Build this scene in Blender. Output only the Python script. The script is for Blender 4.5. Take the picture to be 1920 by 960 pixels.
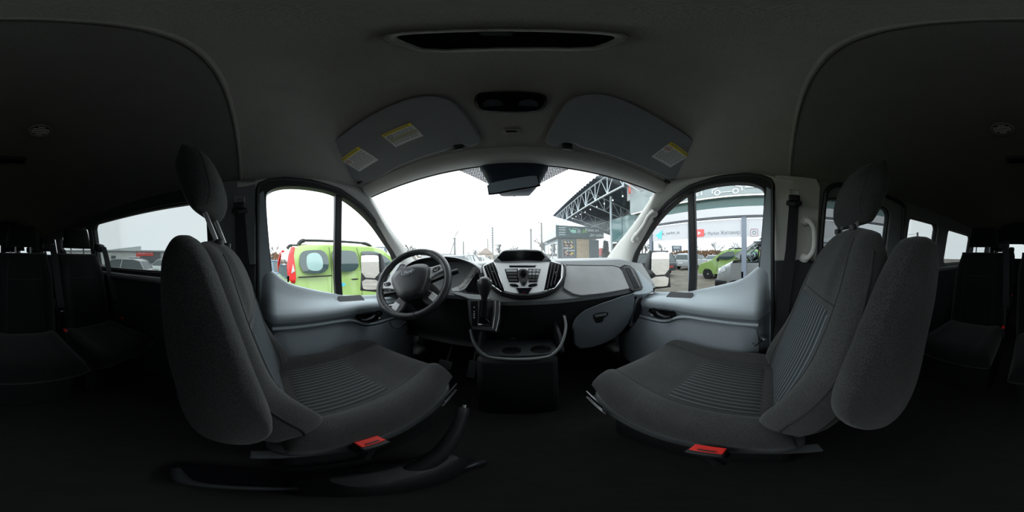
import bpy, bmesh, math, random
from math import sin, cos, tan, pi, radians as R, sqrt, atan2
from mathutils import Vector as V, Matrix, geometry as GEO

for o in list(bpy.data.objects): bpy.data.objects.remove(o)
SC = bpy.context.scene
COL = SC.collection

# ------------------------------------------------------------------ camera, sky, exposure
EYE = 1.60                                   # eye height above the ground; the van's floor is 0.65 above it
HEAD = 1.125; ROLL = -0.7                    # the camera looks this many degrees left of the van's axis and is held a little tilted
cam_d = bpy.data.cameras.new('panorama_camera')
cam_d.type = 'PANO'
cam_d.panorama_type = 'EQUIRECTANGULAR'
cam_d.clip_start = 0.01; cam_d.clip_end = 2000
cam = bpy.data.objects.new('panorama_camera', cam_d); COL.objects.link(cam)
CM = Matrix.Rotation(R(HEAD), 3, 'Z') @ Matrix.Rotation(R(90), 3, 'X') @ Matrix.Rotation(R(ROLL), 3, 'Z')
cam.location = (0, 0, EYE); cam.rotation_euler = CM.to_euler()
SC.camera = cam
SC.view_settings.view_transform = 'Standard'; SC.view_settings.look = 'None'
SC.view_settings.gamma = 1.0; SC.view_settings.exposure = 1.5
SC.view_settings.use_curve_mapping = False
try:
    SC.cycles.use_denoising = True
    SC.cycles.max_bounces = 12; SC.cycles.diffuse_bounces = 5; SC.cycles.transparent_max_bounces = 16
    SC.cycles.caustics_reflective = False; SC.cycles.caustics_refractive = False
    SC.cycles.sample_clamp_indirect = 4.0
except Exception: pass
wd = bpy.data.worlds.new('overcast_sky'); SC.world = wd; wd.use_nodes = True
nt = wd.node_tree; nt.nodes.clear()
wo = nt.nodes.new('ShaderNodeOutputWorld'); bg = nt.nodes.new('ShaderNodeBackground')
tc = nt.nodes.new('ShaderNodeTexCoord'); nz = nt.nodes.new('ShaderNodeTexNoise'); cr = nt.nodes.new('ShaderNodeValToRGB')
nz.inputs['Scale'].default_value = 2.2; nz.inputs['Detail'].default_value = 3
cr.color_ramp.elements[0].position = .3; cr.color_ramp.elements[0].color = (.90, .955, 1.0, 1)
cr.color_ramp.elements[1].position = .7; cr.color_ramp.elements[1].color = (.97, .985, 1.0, 1)
nt.links.new(tc.outputs['Generated'], nz.inputs['Vector']); nt.links.new(nz.outputs['Fac'], cr.inputs['Fac'])
nt.links.new(cr.outputs['Color'], bg.inputs['Color']); bg.inputs['Strength'].default_value = 1.25
nt.links.new(bg.outputs[0], wo.inputs['Surface'])

# ------------------------------------------------------------------ materials
def new_mat(name):
    m = bpy.data.materials.new(name); m.use_nodes = True
    return m, m.node_tree, m.node_tree.nodes['Principled BSDF']
def mat(name, col, rough=.6, metal=0, spec=.5, nscale=0, namt=.12, bump=0, bscale=300, coat=0, emit=None, es=0, alpha=1):
    m, t, b = new_mat(name)
    b.inputs['Base Color'].default_value = (*col, 1); b.inputs['Roughness'].default_value = rough
    b.inputs['Metallic'].default_value = metal; b.inputs['Specular IOR Level'].default_value = spec
    b.inputs['Coat Weight'].default_value = coat
    if emit: b.inputs['Emission Color'].default_value = (*emit, 1); b.inputs['Emission Strength'].default_value = es
    c = t.nodes.new('ShaderNodeTexCoord')
    if nscale:
        n = t.nodes.new('ShaderNodeTexNoise'); n.inputs['Scale'].default_value = nscale; n.inputs['Detail'].default_value = 4
        r = t.nodes.new('ShaderNodeValToRGB')
        lo = tuple(max(0, x*(1-namt)) for x in col); hi = tuple(min(1, x*(1+namt)) for x in col)
        r.color_ramp.elements[0].position = .3; r.color_ramp.elements[1].position = .7
        r.color_ramp.elements[0].color = (*lo, 1); r.color_ramp.elements[1].color = (*hi, 1)
        t.links.new(c.outputs['Object'], n.inputs['Vector']); t.links.new(n.outputs['Fac'], r.inputs['Fac'])
        t.links.new(r.outputs['Color'], b.inputs['Base Color'])
    if bump:
        n = t.nodes.new('ShaderNodeTexNoise'); n.inputs['Scale'].default_value = bscale; n.inputs['Detail'].default_value = 2
        u = t.nodes.new('ShaderNodeBump'); u.inputs['Strength'].default_value = bump; u.inputs['Distance'].default_value = .002
        t.links.new(c.outputs['Object'], n.inputs['Vector']); t.links.new(n.outputs['Fac'], u.inputs['Height'])
        t.links.new(u.outputs[0], b.inputs['Normal'])
    return m
def glass_mat(name, tint=(.94, .97, .97), refl=.06, rough=0.0):
    m = bpy.data.materials.new(name); m.use_nodes = True; t = m.node_tree; t.nodes.clear()
    o = t.nodes.new('ShaderNodeOutputMaterial'); mx = t.nodes.new('ShaderNodeMixShader')
    tr = t.nodes.new('ShaderNodeBsdfTransparent'); gl = t.nodes.new('ShaderNodeBsdfGlossy')
    fr = t.nodes.new('ShaderNodeLayerWeight'); fr.inputs['Blend'].default_value = .25
    mp = t.nodes.new('ShaderNodeMath'); mp.operation = 'MULTIPLY'; mp.inputs[1].default_value = refl*4
    t.links.new(fr.outputs['Fresnel'], mp.inputs[0])
    tr.inputs['Color'].default_value = (*tint, 1); gl.inputs['Roughness'].default_value = rough
    t.links.new(mp.outputs[0], mx.inputs['Fac']); t.links.new(tr.outputs[0], mx.inputs[1]); t.links.new(gl.outputs[0], mx.inputs[2])
    t.links.new(mx.outputs[0], o.inputs['Surface'])
    return m
def rib_mat(name, base, line, n, dash=70, vertical=True):
    """woven seat insert: stitched light lines on dark cloth, run by the mesh's own UV"""
    m, t, b = new_mat(name)
    uv = t.nodes.new('ShaderNodeUVMap'); sp = t.nodes.new('ShaderNodeSeparateXYZ'); t.links.new(uv.outputs[0], sp.inputs[0])
    def fr(out, k, thr):
        a = t.nodes.new('ShaderNodeMath'); a.operation = 'MULTIPLY'; a.inputs[1].default_value = k; t.links.new(out, a.inputs[0])
        f = t.nodes.new('ShaderNodeMath'); f.operation = 'FRACT'; t.links.new(a.outputs[0], f.inputs[0])
        g = t.nodes.new('ShaderNodeMath'); g.operation = 'GREATER_THAN'; g.inputs[1].default_value = thr; t.links.new(f.outputs[0], g.inputs[0])
        return f.outputs[0], g.outputs[0]
    f0, g0 = fr(sp.outputs['X'], n, .70)
    f1, g1 = fr(sp.outputs['Y'], dash, .35)
    mu = t.nodes.new('ShaderNodeMath'); mu.operation = 'MULTIPLY'; t.links.new(g0, mu.inputs[0]); t.links.new(g1, mu.inputs[1])
    mx = t.nodes.new('ShaderNodeMix'); mx.data_type = 'RGBA'
    t.links.new(mu.outputs[0], mx.inputs['Factor']); mx.inputs['A'].default_value = (*base, 1); mx.inputs['B'].default_value = (*line, 1)
    t.links.new(mx.outputs['Result'], b.inputs['Base Color']); b.inputs['Roughness'].default_value = .95
    b.inputs['Specular IOR Level'].default_value = .15
    s = t.nodes.new('ShaderNodeMath'); s.operation = 'SINE'
    k = t.nodes.new('ShaderNodeMath'); k.operation = 'MULTIPLY'; k.inputs[1].default_value = 2*pi; t.links.new(f0, k.inputs[0]); t.links.new(k.outputs[0], s.inputs[0])
    u = t.nodes.new('ShaderNodeBump'); u.inputs['Strength'].default_value = .5; u.inputs['Distance'].default_value = .003
    t.links.new(s.outputs[0], u.inputs['Height']); t.links.new(u.outputs[0], b.inputs['Normal'])
    return m
def fabric_mat(name, col, scale=420, amt=.35):
    m, t, b = new_mat(name)
    c = t.nodes.new('ShaderNodeTexCoord')
    w = t.nodes.new('ShaderNodeTexVoronoi'); w.inputs['Scale'].default_value = scale
    n = t.nodes.new('ShaderNodeTexNoise'); n.inputs['Scale'].default_value = 9; n.inputs['Detail'].default_value = 5
    t.links.new(c.outputs['Object'], w.inputs['Vector']); t.links.new(c.outputs['Object'], n.inputs['Vector'])
    ad = t.nodes.new('ShaderNodeMath'); ad.operation = 'MULTIPLY_ADD'; ad.inputs[1].default_value = .7; t.links.new(w.outputs['Distance'], ad.inputs[0])
    h = t.nodes.new('ShaderNodeMath'); h.operation = 'MULTIPLY'; h.inputs[1].default_value = .5; t.links.new(n.outputs['Fac'], h.inputs[0]); t.links.new(h.outputs[0], ad.inputs[2])
    r = t.nodes.new('ShaderNodeValToRGB'); r.color_ramp.elements[0].position = .25; r.color_ramp.elements[1].position = .75
    r.color_ramp.elements[0].color = (*[x*(1+amt) for x in col], 1); r.color_ramp.elements[1].color = (*[x*(1-amt) for x in col], 1)
    t.links.new(ad.outputs[0], r.inputs['Fac']); t.links.new(r.outputs['Color'], b.inputs['Base Color'])
    b.inputs['Roughness'].default_value = .95; b.inputs['Specular IOR Level'].default_value = .12
    b.inputs['Sheen Weight'].default_value = .15
    u = t.nodes.new('ShaderNodeBump'); u.inputs['Strength'].default_value = .35; u.inputs['Distance'].default_value = .0015
    t.links.new(w.outputs['Distance'], u.inputs['Height']); t.links.new(u.outputs[0], b.inputs['Normal'])
    return m

M = {}
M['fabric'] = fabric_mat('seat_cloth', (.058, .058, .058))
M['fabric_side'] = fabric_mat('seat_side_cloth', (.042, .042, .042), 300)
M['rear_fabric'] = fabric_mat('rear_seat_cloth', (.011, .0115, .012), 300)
M['rib'] = rib_mat('seat_stripe_cloth', (.040, .041, .042), (.135, .14, .145), 17, 60)
M['rib_blue'] = rib_mat('seat_stripe_cloth_backrest', (.040, .047, .052), (.19, .21, .23), 17, 90)
M['seam'] = mat('seam_thread', (.03, .03, .032), .9)
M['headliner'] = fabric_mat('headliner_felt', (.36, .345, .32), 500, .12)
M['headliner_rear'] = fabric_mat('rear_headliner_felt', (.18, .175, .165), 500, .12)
M['visor'] = fabric_mat('visor_cloth', (.30, .305, .32), 500, .10)
M['trim_light'] = mat('pillar_trim_plastic', (.60, .59, .56), .6, bump=.15, bscale=900)
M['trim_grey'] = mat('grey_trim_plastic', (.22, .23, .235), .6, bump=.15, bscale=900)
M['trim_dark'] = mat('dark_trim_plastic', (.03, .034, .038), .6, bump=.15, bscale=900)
M['door_blue'] = mat('door_panel_plastic', (.47, .53, .57), .5, spec=.4, bump=.2, bscale=700)
M['door_mid'] = mat('door_pocket_plastic', (.26, .29, .32), .6, bump=.2, bscale=700)
M['rubber'] = mat('window_seal_rubber', (.016, .018, .02), .45, bump=.1, bscale=500)
M['black'] = mat('black_plastic', (.015, .015, .017), .5, bump=.15, bscale=800)
M['valance'] = mat('seat_valance_plastic', (.09, .095, .10), .5, bump=.15, bscale=800)
M['slat'] = mat('vent_slat_plastic', (.07, .072, .078), .5)
M['face'] = mat('instrument_face', (.008, .009, .012), .7, spec=.2)
M['gloss'] = mat('gloss_black', (.006, .006, .008), .12, spec=.5)
M['dash'] = mat('dashboard_plastic', (.34, .35, .36), .5, spec=.5, bump=.3, bscale=900)
M['dash_top'] = mat('dashboard_top_plastic', (.48, .49, .50), .42, spec=.6, bump=.2, bscale=900)
M['dash_dark'] = mat('dashboard_lower_plastic', (.014, .015, .016), .6, bump=.3, bscale=900)
M['dash_lid'] = mat('dashboard_lid_plastic', (.42, .42, .425), .45, spec=.5, nscale=7, namt=.12, bump=.4, bscale=900)
M['silver'] = mat('silver_bezel', (.86, .865, .88), .34, metal=.1)
M['chrome'] = mat('chrome', (.85, .86, .87), .12, metal=1)
M['steel'] = mat('dull_steel', (.45, .45, .46), .35, metal=.9)
M['leather'] = mat('wheel_leather', (.035, .036, .04), .36, spec=.55, bump=.25, bscale=350)
M['red'] = mat('red_plastic', (.85, .03, .02), .4)
M['white'] = mat('white_print', (.82, .84, .85), .6)
M['paper'] = mat('sticker_paper', (.80, .82, .80), .5)
M['yellow'] = mat('sticker_yellow', (.85, .68, .04), .5)
M['ink'] = mat('sticker_ink', (.16, .18, .19), .6)
M['redink'] = mat('sticker_red_ink', (.5, .06, .06), .6)
M['belt'] = mat('belt_webbing', (.013, .014, .016), .8, bump=.4, bscale=600)
M['carpet'] = mat('floor_vinyl', (.010, .009, .0085), .9, nscale=30, namt=.3, bump=.4, bscale=300)
M['glass'] = glass_mat('clear_glass')
M['glass_rear'] = glass_mat('rear_tinted_glass', (.46, .48, .48), .04)
M['mirror'] = mat('mirror_glass', (.85, .88, .9), .02, metal=1)
M['mirror_int'] = mat('interior_mirror_glass', (.62, .74, .86), .35, metal=.3)  # pale blue-grey base paints in the glare reflected by the mirror
M['sensor'] = mat('sensor_housing_plastic', (.03, .045, .075), .3, spec=.7)  # blue in the base colour stands in for a bluish reflection
M['led'] = mat('led_strip', (1, 1, 1), .5, emit=(1, .98, .9), es=1.0)
M['bulb'] = mat('lit_bulb', (1, .98, .92), .3, emit=(1, .96, .88), es=.5)

# ------------------------------------------------------------------ object helpers (all coordinates below are eye-relative)
def setp(o, label=None, cat=None, group=None, kind=None):
    if label: o['label'] = label
    if cat: o['category'] = cat
    if group: o['group'] = group
    if kind: o['kind'] = kind
    return o
def thing(name, label=None, cat=None, loc=(0, 0, 0), group=None, kind=None):
    o = bpy.data.objects.new(name, None); COL.objects.link(o); o.location = loc; o.empty_display_size = .1
    return setp(o, label, cat, group, kind)
def root_loc(o):
    l = V((0, 0, 0))
    while o is not None: l += o.location; o = o.parent
    return l
def obj(name, bm, mats, parent=None, smooth=True, bevel=0, sub=0, angle=40, label=None, cat=None, group=None, kind=None, seg=2):
    me = bpy.data.meshes.new(name)
    bmesh.ops.recalc_face_normals(bm, faces=bm.faces[:])
    if parent is not None: bmesh.ops.translate(bm, verts=bm.verts[:], vec=-root_loc(parent))
    bm.to_mesh(me); bm.free()
    for m in (mats if isinstance(mats, (list, tuple)) else [mats]): me.materials.append(M[m] if isinstance(m, str) else m)
    if smooth:
        for p in me.polygons: p.use_smooth = True
        if not sub: me.set_sharp_from_angle(angle=R(angle))
    o = bpy.data.objects.new(name, me); COL.objects.link(o)
    if parent is not None: o.parent = parent
    if bevel:
        b = o.modifiers.new('Bevel', 'BEVEL'); b.width = bevel; b.segments = seg; b.limit_method = 'ANGLE'; b.angle_limit = R(30)
    if sub:
        s = o.modifiers.new('Subdivision', 'SUBSURF'); s.levels = sub; s.render_levels = sub
    return setp(o, label, cat, group, kind)
def NB(): return bmesh.new()
def box(bm, c, s, rot=None, mi=0):
    """box centred at c, size s, optionally turned by a Matrix"""
    vs = []
    for dx in (-.5, .5):
        for dy in (-.5, .5):
            for dz in (-.5, .5):
                p = V((dx*s[0], dy*s[1], dz*s[2]))
                if rot is not None: p = rot @ p
                vs.append(bm.verts.new(V(c)+p))
    for f in ((0, 1, 3, 2), (4, 6, 7, 5), (0, 4, 5, 1), (2, 3, 7, 6), (0, 2, 6, 4), (1, 5, 7, 3)):
        bm.faces.new([vs[i] for i in f]).material_index = mi
    return bm
def tube(bm, pts, r, seg=8, closed=False, mi=0, flat=1.0, upv=None):
    pts = [V(p) for p in pts]; n = len(pts)
    rs = r if isinstance(r, (list, tuple)) else [r]*n
    rings = []; prev = None
    for i, p in enumerate(pts):
        a = pts[(i-1) % n] if (closed or i > 0) else p; b = pts[(i+1) % n] if (closed or i < n-1) else p
        t = (b-a); t = t.normalized() if t.length > 1e-9 else V((0, 0, 1))
        if prev is None:
            ref = V(upv) if upv else (V((0, 0, 1)) if abs(t.z) < .9 else V((1, 0, 0)))
            nrm = (ref-t*ref.dot(t)).normalized()
        else:
            nrm = prev-t*prev.dot(t); nrm = nrm.normalized() if nrm.length > 1e-6 else prev
        prev = nrm; bi = t.cross(nrm)
        rings.append([bm.verts.new(p+(nrm*cos(2*pi*k/seg)*flat+bi*sin(2*pi*k/seg))*rs[i]) for k in range(seg)])
    m = n if closed else n-1
    for i in range(m):
        A, B = rings[i], rings[(i+1) % n]
        for k in range(seg): bm.faces.new((A[k], A[(k+1) % seg], B[(k+1) % seg], B[k])).material_index = mi
    if not closed:
        bm.faces.new(rings[0][::-1]).material_index = mi; bm.faces.new(rings[-1]).material_index = mi
    return bm
def lathe(bm, prof, c, axis='z', seg=24, mi=0, rot=None):
    """prof: list of (radius, height) revolved about an axis through c"""
    rings = []
    for r, h in prof:
        ring = []
        for k in range(seg):
            a = 2*pi*k/seg; p = V((r*cos(a), r*sin(a), h))
            if axis == 'x': p = V((h, p.x, p.y))
            if axis == 'y': p = V((p.x, h, p.y))
            if rot is not None: p = rot @ p
            ring.append(bm.verts.new(V(c)+p))
        rings.append(ring)
    for A, B in zip(rings, rings[1:]):
        for k in range(seg): bm.faces.new((A[k], A[(k+1) % seg], B[(k+1) % seg], B[k])).material_index = mi
    bm.faces.new(rings[0]).material_index = mi; bm.faces.new(rings[-1]).material_index = mi
    return bm
def inpoly(p, poly):
    x, y = p; c = False; n = len(poly)
    for i in range(n):
        x1, y1 = poly[i]; x2, y2 = poly[i-1]
        if (y1 > y) != (y2 > y) and x < (x2-x1)*(y-y1)/(y2-y1)+x1: c = not c
    return c
def densify(poly, step, closed=True):
    out = []; n = len(poly)
    for i in range(n if closed else n-1):
        a = V(poly[i]); b = V(poly[(i+1) % n]); k = max(1, int((b-a).length/step))
        for j in range(k): out.append(tuple(a.lerp(b, j/k)))
    if not closed: out.append(tuple(poly[-1]))
    return out
def smooth_poly(pts, it=2, closed=True):
    """corner cutting"""
    for _ in range(it):
        o = []; n = len(pts)
        for i in range(n if closed else n-1):
            a = V(pts[i]); b = V(pts[(i+1) % n])
            if closed or i > 0: o.append(tuple(a.lerp(b, .25)))
            else: o.append(tuple(a))
            if closed or i < n-2: o.append(tuple(a.lerp(b, .75)))
            else: o.append(tuple(b))
        pts = o
    return pts
def rrect(x0, y0, x1, y1, r, k=5):
    out = []
    for cx, cy, a0 in ((x1-r, y1-r, 0), (x0+r, y1-r, 90), (x0+r, y0+r, 180), (x1-r, y0+r, 270)):
        for j in range(k+1):
            a = R(a0+90*j/k); out.append((cx+r*cos(a), cy+r*sin(a)))
    return out
def sheet(bm, outer, holes, fmap, step, thick, mf=0, mb=None, mr=None):
    """plate with holes. fmap(u, v, t) -> point; t=0 front face, t=thick back face"""
    mb = mf if mb is None else mb; mr = mf if mr is None else mr
    loops = [densify(outer, step)]+[densify(h, step) for h in holes]
    pts = []; edges = []
    for L in loops:
        b = len(pts); pts += L; edges += [(b+i, b+(i+1) % len(L)) for i in range(len(L))]
    us = [p[0] for p in outer]; vs = [p[1] for p in outer]
    nu = int((max(us)-min(us))/step)+1; nv = int((max(vs)-min(vs))/step)+1
    for i in range(1, nu+1):
        for j in range(1, nv+1):
            q = (min(us)+i*step-.31*step, min(vs)+j*step-.37*step)
            if inpoly(q, loops[0]) and not any(inpoly(q, h) for h in loops[1:]) and min((q[0]-a)**2+(q[1]-b)**2 for a, b in pts[:edges[-1][0]+1]) > (.45*step)**2:
                pts.append(q)
    co, ed, fc, *_ = GEO.delaunay_2d_cdt([V(p) for p in pts], edges, [], 0, 1e-6)
    tri = []
    for f in fc:
        c = (sum(co[i].x for i in f)/len(f), sum(co[i].y for i in f)/len(f))
        if inpoly(c, loops[0]) and not any(inpoly(c, h) for h in loops[1:]): tri.append(f)
    F = [bm.verts.new(fmap(p.x, p.y, 0)) for p in co]; B = [bm.verts.new(fmap(p.x, p.y, thick)) for p in co]
    cnt = {}
    for f in tri:
        bm.faces.new([F[i] for i in f]).material_index = mf
        bm.faces.new([B[i] for i in reversed(f)]).material_index = mb
        for i in range(len(f)):
            a, b = f[i], f[(i+1) % len(f)]
            if (b, a) in cnt: del cnt[(b, a)]
            else: cnt[(a, b)] = 1
    for a, b in cnt:
        bm.faces.new((F[a], B[a], B[b], F[b])).material_index = mr
    for v in [v for v in F+B if not v.link_faces]: bm.verts.remove(v)
    return bm
def prism(bm, pts, vec, mi=0):
    """polygon of 3-D points pushed along vec"""
    A = [bm.verts.new(V(p)) for p in pts]; B = [bm.verts.new(V(p)+V(vec)) for p in pts]
    n = len(A)
    bm.faces.new(A).material_index = mi; bm.faces.new(B[::-1]).material_index = mi
    for i in range(n): bm.faces.new((A[i], B[i], B[(i+1) % n], A[(i+1) % n])).material_index = mi
    return bm
def grid(bm, P, closed_u=False, closed_v=False, mi=0, uv=False):
    rows = [[bm.verts.new(V(p)) for p in row] for row in P]
    nu = len(rows); nv = len(rows[0]); L = bm.loops.layers.uv.verify() if uv else None
    for i in range(nu if closed_u else nu-1):
        for j in range(nv if closed_v else nv-1):
            i2 = (i+1) % nu; j2 = (j+1) % nv
            f = bm.faces.new((rows[i][j], rows[i2][j], rows[i2][j2], rows[i][j2])); f.material_index = mi
            if uv:
                for l, (a, b) in zip(f.loops, ((i, j), (i+1, j), (i+1, j+1), (i, j+1))): l[L].uv = (a/(nu-1), b/(nv-1))
    return rows
def loft(bm, rings, mi=0, cap=True):
    rows = grid(bm, rings, closed_v=True, mi=mi)
    if cap:
        bm.faces.new(rows[0][::-1]).material_index = mi; bm.faces.new(rows[-1]).material_index = mi
    return rows
class Pillow:
    """rounded upholstered pad: pos(u,v) on its mid-plane, nrm(u,v), front and back thickness"""
    def __init__(s, pos, nrm, tf, tb, p=6, q=None): s.pos, s.nrm, s.tf, s.tb, s.p, s.q = pos, nrm, tf, tb, p, q or p
    def e(s, u, v): return sqrt(max(0, 1-abs(u)**s.p))*sqrt(max(0, 1-abs(v)**s.q))
    def front(s, u, v, off=0): return V(s.pos(u, v))+V(s.nrm(u, v))*(s.tf(u, v)*s.e(u, v)+off)
    def back(s, u, v): return V(s.pos(u, v))-V(s.nrm(u, v))*(s.tb(u, v)*s.e(u, v))
    def build(s, bm, nu=36, nv=40):
        def c(k, n): t = -1+2*k/n; return sin(t*pi/2)*.55+t*.45
        us = [c(i, nu) for i in range(nu+1)]; vs = [c(j, nv) for j in range(nv+1)]
        us[0] = vs[0] = -1; us[-1] = vs[-1] = 1
        F = [[bm.verts.new(s.front(u, v)) for v in vs] for u in us]
        B = [[F[i][j] if i in (0, nu) or j in (0, nv) else bm.verts.new(s.back(us[i], vs[j])) for j in range(nv+1)] for i in range(nu+1)]
        for i in range(nu):
            for j in range(nv):
                bm.faces.new((F[i][j], F[i+1][j], F[i+1][j+1], F[i][j+1]))
                f = (B[i][j], B[i][j+1], B[i+1][j+1], B[i+1][j])
                if len(set(f)) == 4 and not all(x in (F[i][j], F[i+1][j], F[i+1][j+1], F[i][j+1]) for x in f): bm.faces.new(f)
        return bm
    def patch(s, bm, u0, u1, v0, v1, n=14, off=.003):
        P = []
        for i in range(n+1):
            row = []
            for j in range(n+1):
                a = i/n; b = j/n; o = -.003 if i in (0, n) or j in (0, n) else off
                row.append(s.front(u0+(u1-u0)*a, v0+(v1-v0)*b, o))
            P.append(row)
        grid(bm, P, uv=True); return bm
    def seam(s, bm, uvs, r=.0022, off=0.0):
        tube(bm, [s.front(u, v, off) for u, v in uvs], r, 6); return bm
def text_obj(name, s, size, mtx, m, parent=None, extrude=.001, bold=0, shear=0, align='CENTER', sx=1):
    cu = bpy.data.curves.new(name, 'FONT'); cu.body = s; cu.size = size; cu.extrude = extrude; cu.align_x = align; cu.align_y = 'CENTER'
    cu.offset = bold; cu.shear = shear
    t = bpy.data.objects.new(name, cu); COL.objects.link(t); bpy.context.view_layer.update()
    me = bpy.data.meshes.new_from_object(t.evaluated_get(bpy.context.evaluated_depsgraph_get()))
    bpy.data.objects.remove(t)
    bm = NB(); bm.from_mesh(me); bpy.data.meshes.remove(me)
    bmesh.ops.transform(bm, matrix=Matrix(mtx) @ Matrix.Diagonal((sx, 1, 1, 1)), verts=bm.verts[:])
    return obj(name, bm, m, parent, smooth=False)
def frame_mtx(o, right, up):
    """matrix whose x is right, y is up, z faces out, at o"""
    x = V(right).normalized(); y = V(up); y = (y-x*y.dot(x)).normalized(); z = x.cross(y)
    return Matrix(((x.x, y.x, z.x, o[0]), (x.y, y.y, z.y, o[1]), (x.z, y.z, z.z, o[2]), (0, 0, 0, 1)))
def ray(px, py):
    a = R((px-960)*.1875); b = R((480-py)*.1875)
    return CM @ V((sin(a)*cos(b), sin(b), -cos(a)*cos(b)))
def at(px, py, x=None, y=None, z=None, pl=None):
    """measured direction met with a real plane of the van (used for measurements of flat panels)"""
    d = ray(px, py)
    if x is not None: return d*(x/d.x)
    if y is not None: return d*(y/d.y)
    if z is not None: return d*(z/d.z)
    p, n = V(pl[0]), V(pl[1]); return d*(p.dot(n)/d.dot(n))
def lerp_table(tb, x):
    if x <= tb[0][0]: return tb[0][1]
    for (a, b), (c, d) in zip(tb, tb[1:]):
        if x <= c: return b+(d-b)*(x-a)/(c-a)
    return tb[-1][1]
def catmull(pts, n=6):
    pts = [V(p) for p in pts]; out = []
    for i in range(len(pts)-1):
        p0 = pts[max(i-1, 0)]; p1 = pts[i]; p2 = pts[i+1]; p3 = pts[min(i+2, len(pts)-1)]
        for k in range(n):
            t = k/n; out.append(.5*((2*p1)+(p2-p0)*t+(2*p0-5*p1+4*p2-p3)*t*t+(3*p1-3*p2+p3-p0)*t**3))
    out.append(pts[-1]); return out
# ------------------------------------------------------------------ the van's shell (x right, y forward, z up from eye height)
FL = -.95; GR = -EYE
M['asphalt'] = mat('wet_asphalt', (.17, .145, .115), .75, nscale=1.3, namt=.35, bump=.4, bscale=60)
M['body_white'] = mat('white_car_paint', (.72, .73, .74), .25, spec=.5, coat=.6)
def S(x):      # roof section
    return lerp_table([(0, .765), (.2, .757), (.41, .72), (.55, .665), (.66, .59), (.74, .50), (.80, .405), (.84, .33)], abs(x))
def zc(y):     # cab headliner falling to the windscreen header
    return lerp_table([(-.08, .80), (.0, .775), (.1, .735), (.2, .685), (.3, .63), (.45, .515), (.58, .415), (.7, .30)], y)
def roofz(x, y):
    k = .022; a, b = S(x), zc(y)
    return -k*math.log(math.exp(-a/k)+math.exp(-b/k))
def xw(z): return .885 if z < -.1 else .885-(z+.1)*.17
def wallmap(sd, inset=0.0): return lambda y, z, t: (sd*(xw(z)-inset+t), y, z)

# cab headliner
def xmax(y): return lerp_table([(-.08, .805), (.3, .80), (.45, .785), (.55, .765), (.60, .74)], y)
bm = NB(); P = []
ys = [-.08+.68*i/26 for i in range(27)]
for y in ys: P.append([(xmax(y)*(-1+2*j/44), y, roofz(xmax(y)*(-1+2*j/44), y)) for j in range(45)])
grid(bm, P)
P2 = [(x, y, z) for x, y, z in P[-1]]
grid(bm, [P2, [(x*1.0, y+.012, z-.006) for x, y, z in P2], [(x*1.0, y+.014, z+.03) for x, y, z in P2]])
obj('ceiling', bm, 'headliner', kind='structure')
bm = NB(); P = []
for i in range(16):
    y = -.085-3.53*i/15
    P.append([(.83*(-1+2*j/44), y, S(.83*(-1+2*j/44))-.004) for j in range(45)])
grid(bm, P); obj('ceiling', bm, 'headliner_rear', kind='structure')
bm = NB(); tube(bm, [(.825*(-1+2*j/60), -.088, S(.825*(-1+2*j/60))-.003) for j in range(61)], .008, 8)
obj('trim_1', bm, 'headliner', kind='structure')

# floor and ground
bm = NB(); box(bm, (0, -1.2, FL-.03), (1.78, 4.9, .06)); obj('floor', bm, 'carpet', kind='structure')
bm = NB(); box(bm, (0, 1.33, FL+.08), (1.78, .06, .32), Matrix.Rotation(R(-25), 3, 'X')); obj('wall_front', bm, 'carpet', kind='structure')
bm = NB()
grid(bm, [[(-90+180*i/30, -60+180*j/30, GR) for j in range(31)] for i in range(31)]); obj('ground', bm, 'asphalt', kind='structure')

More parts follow.
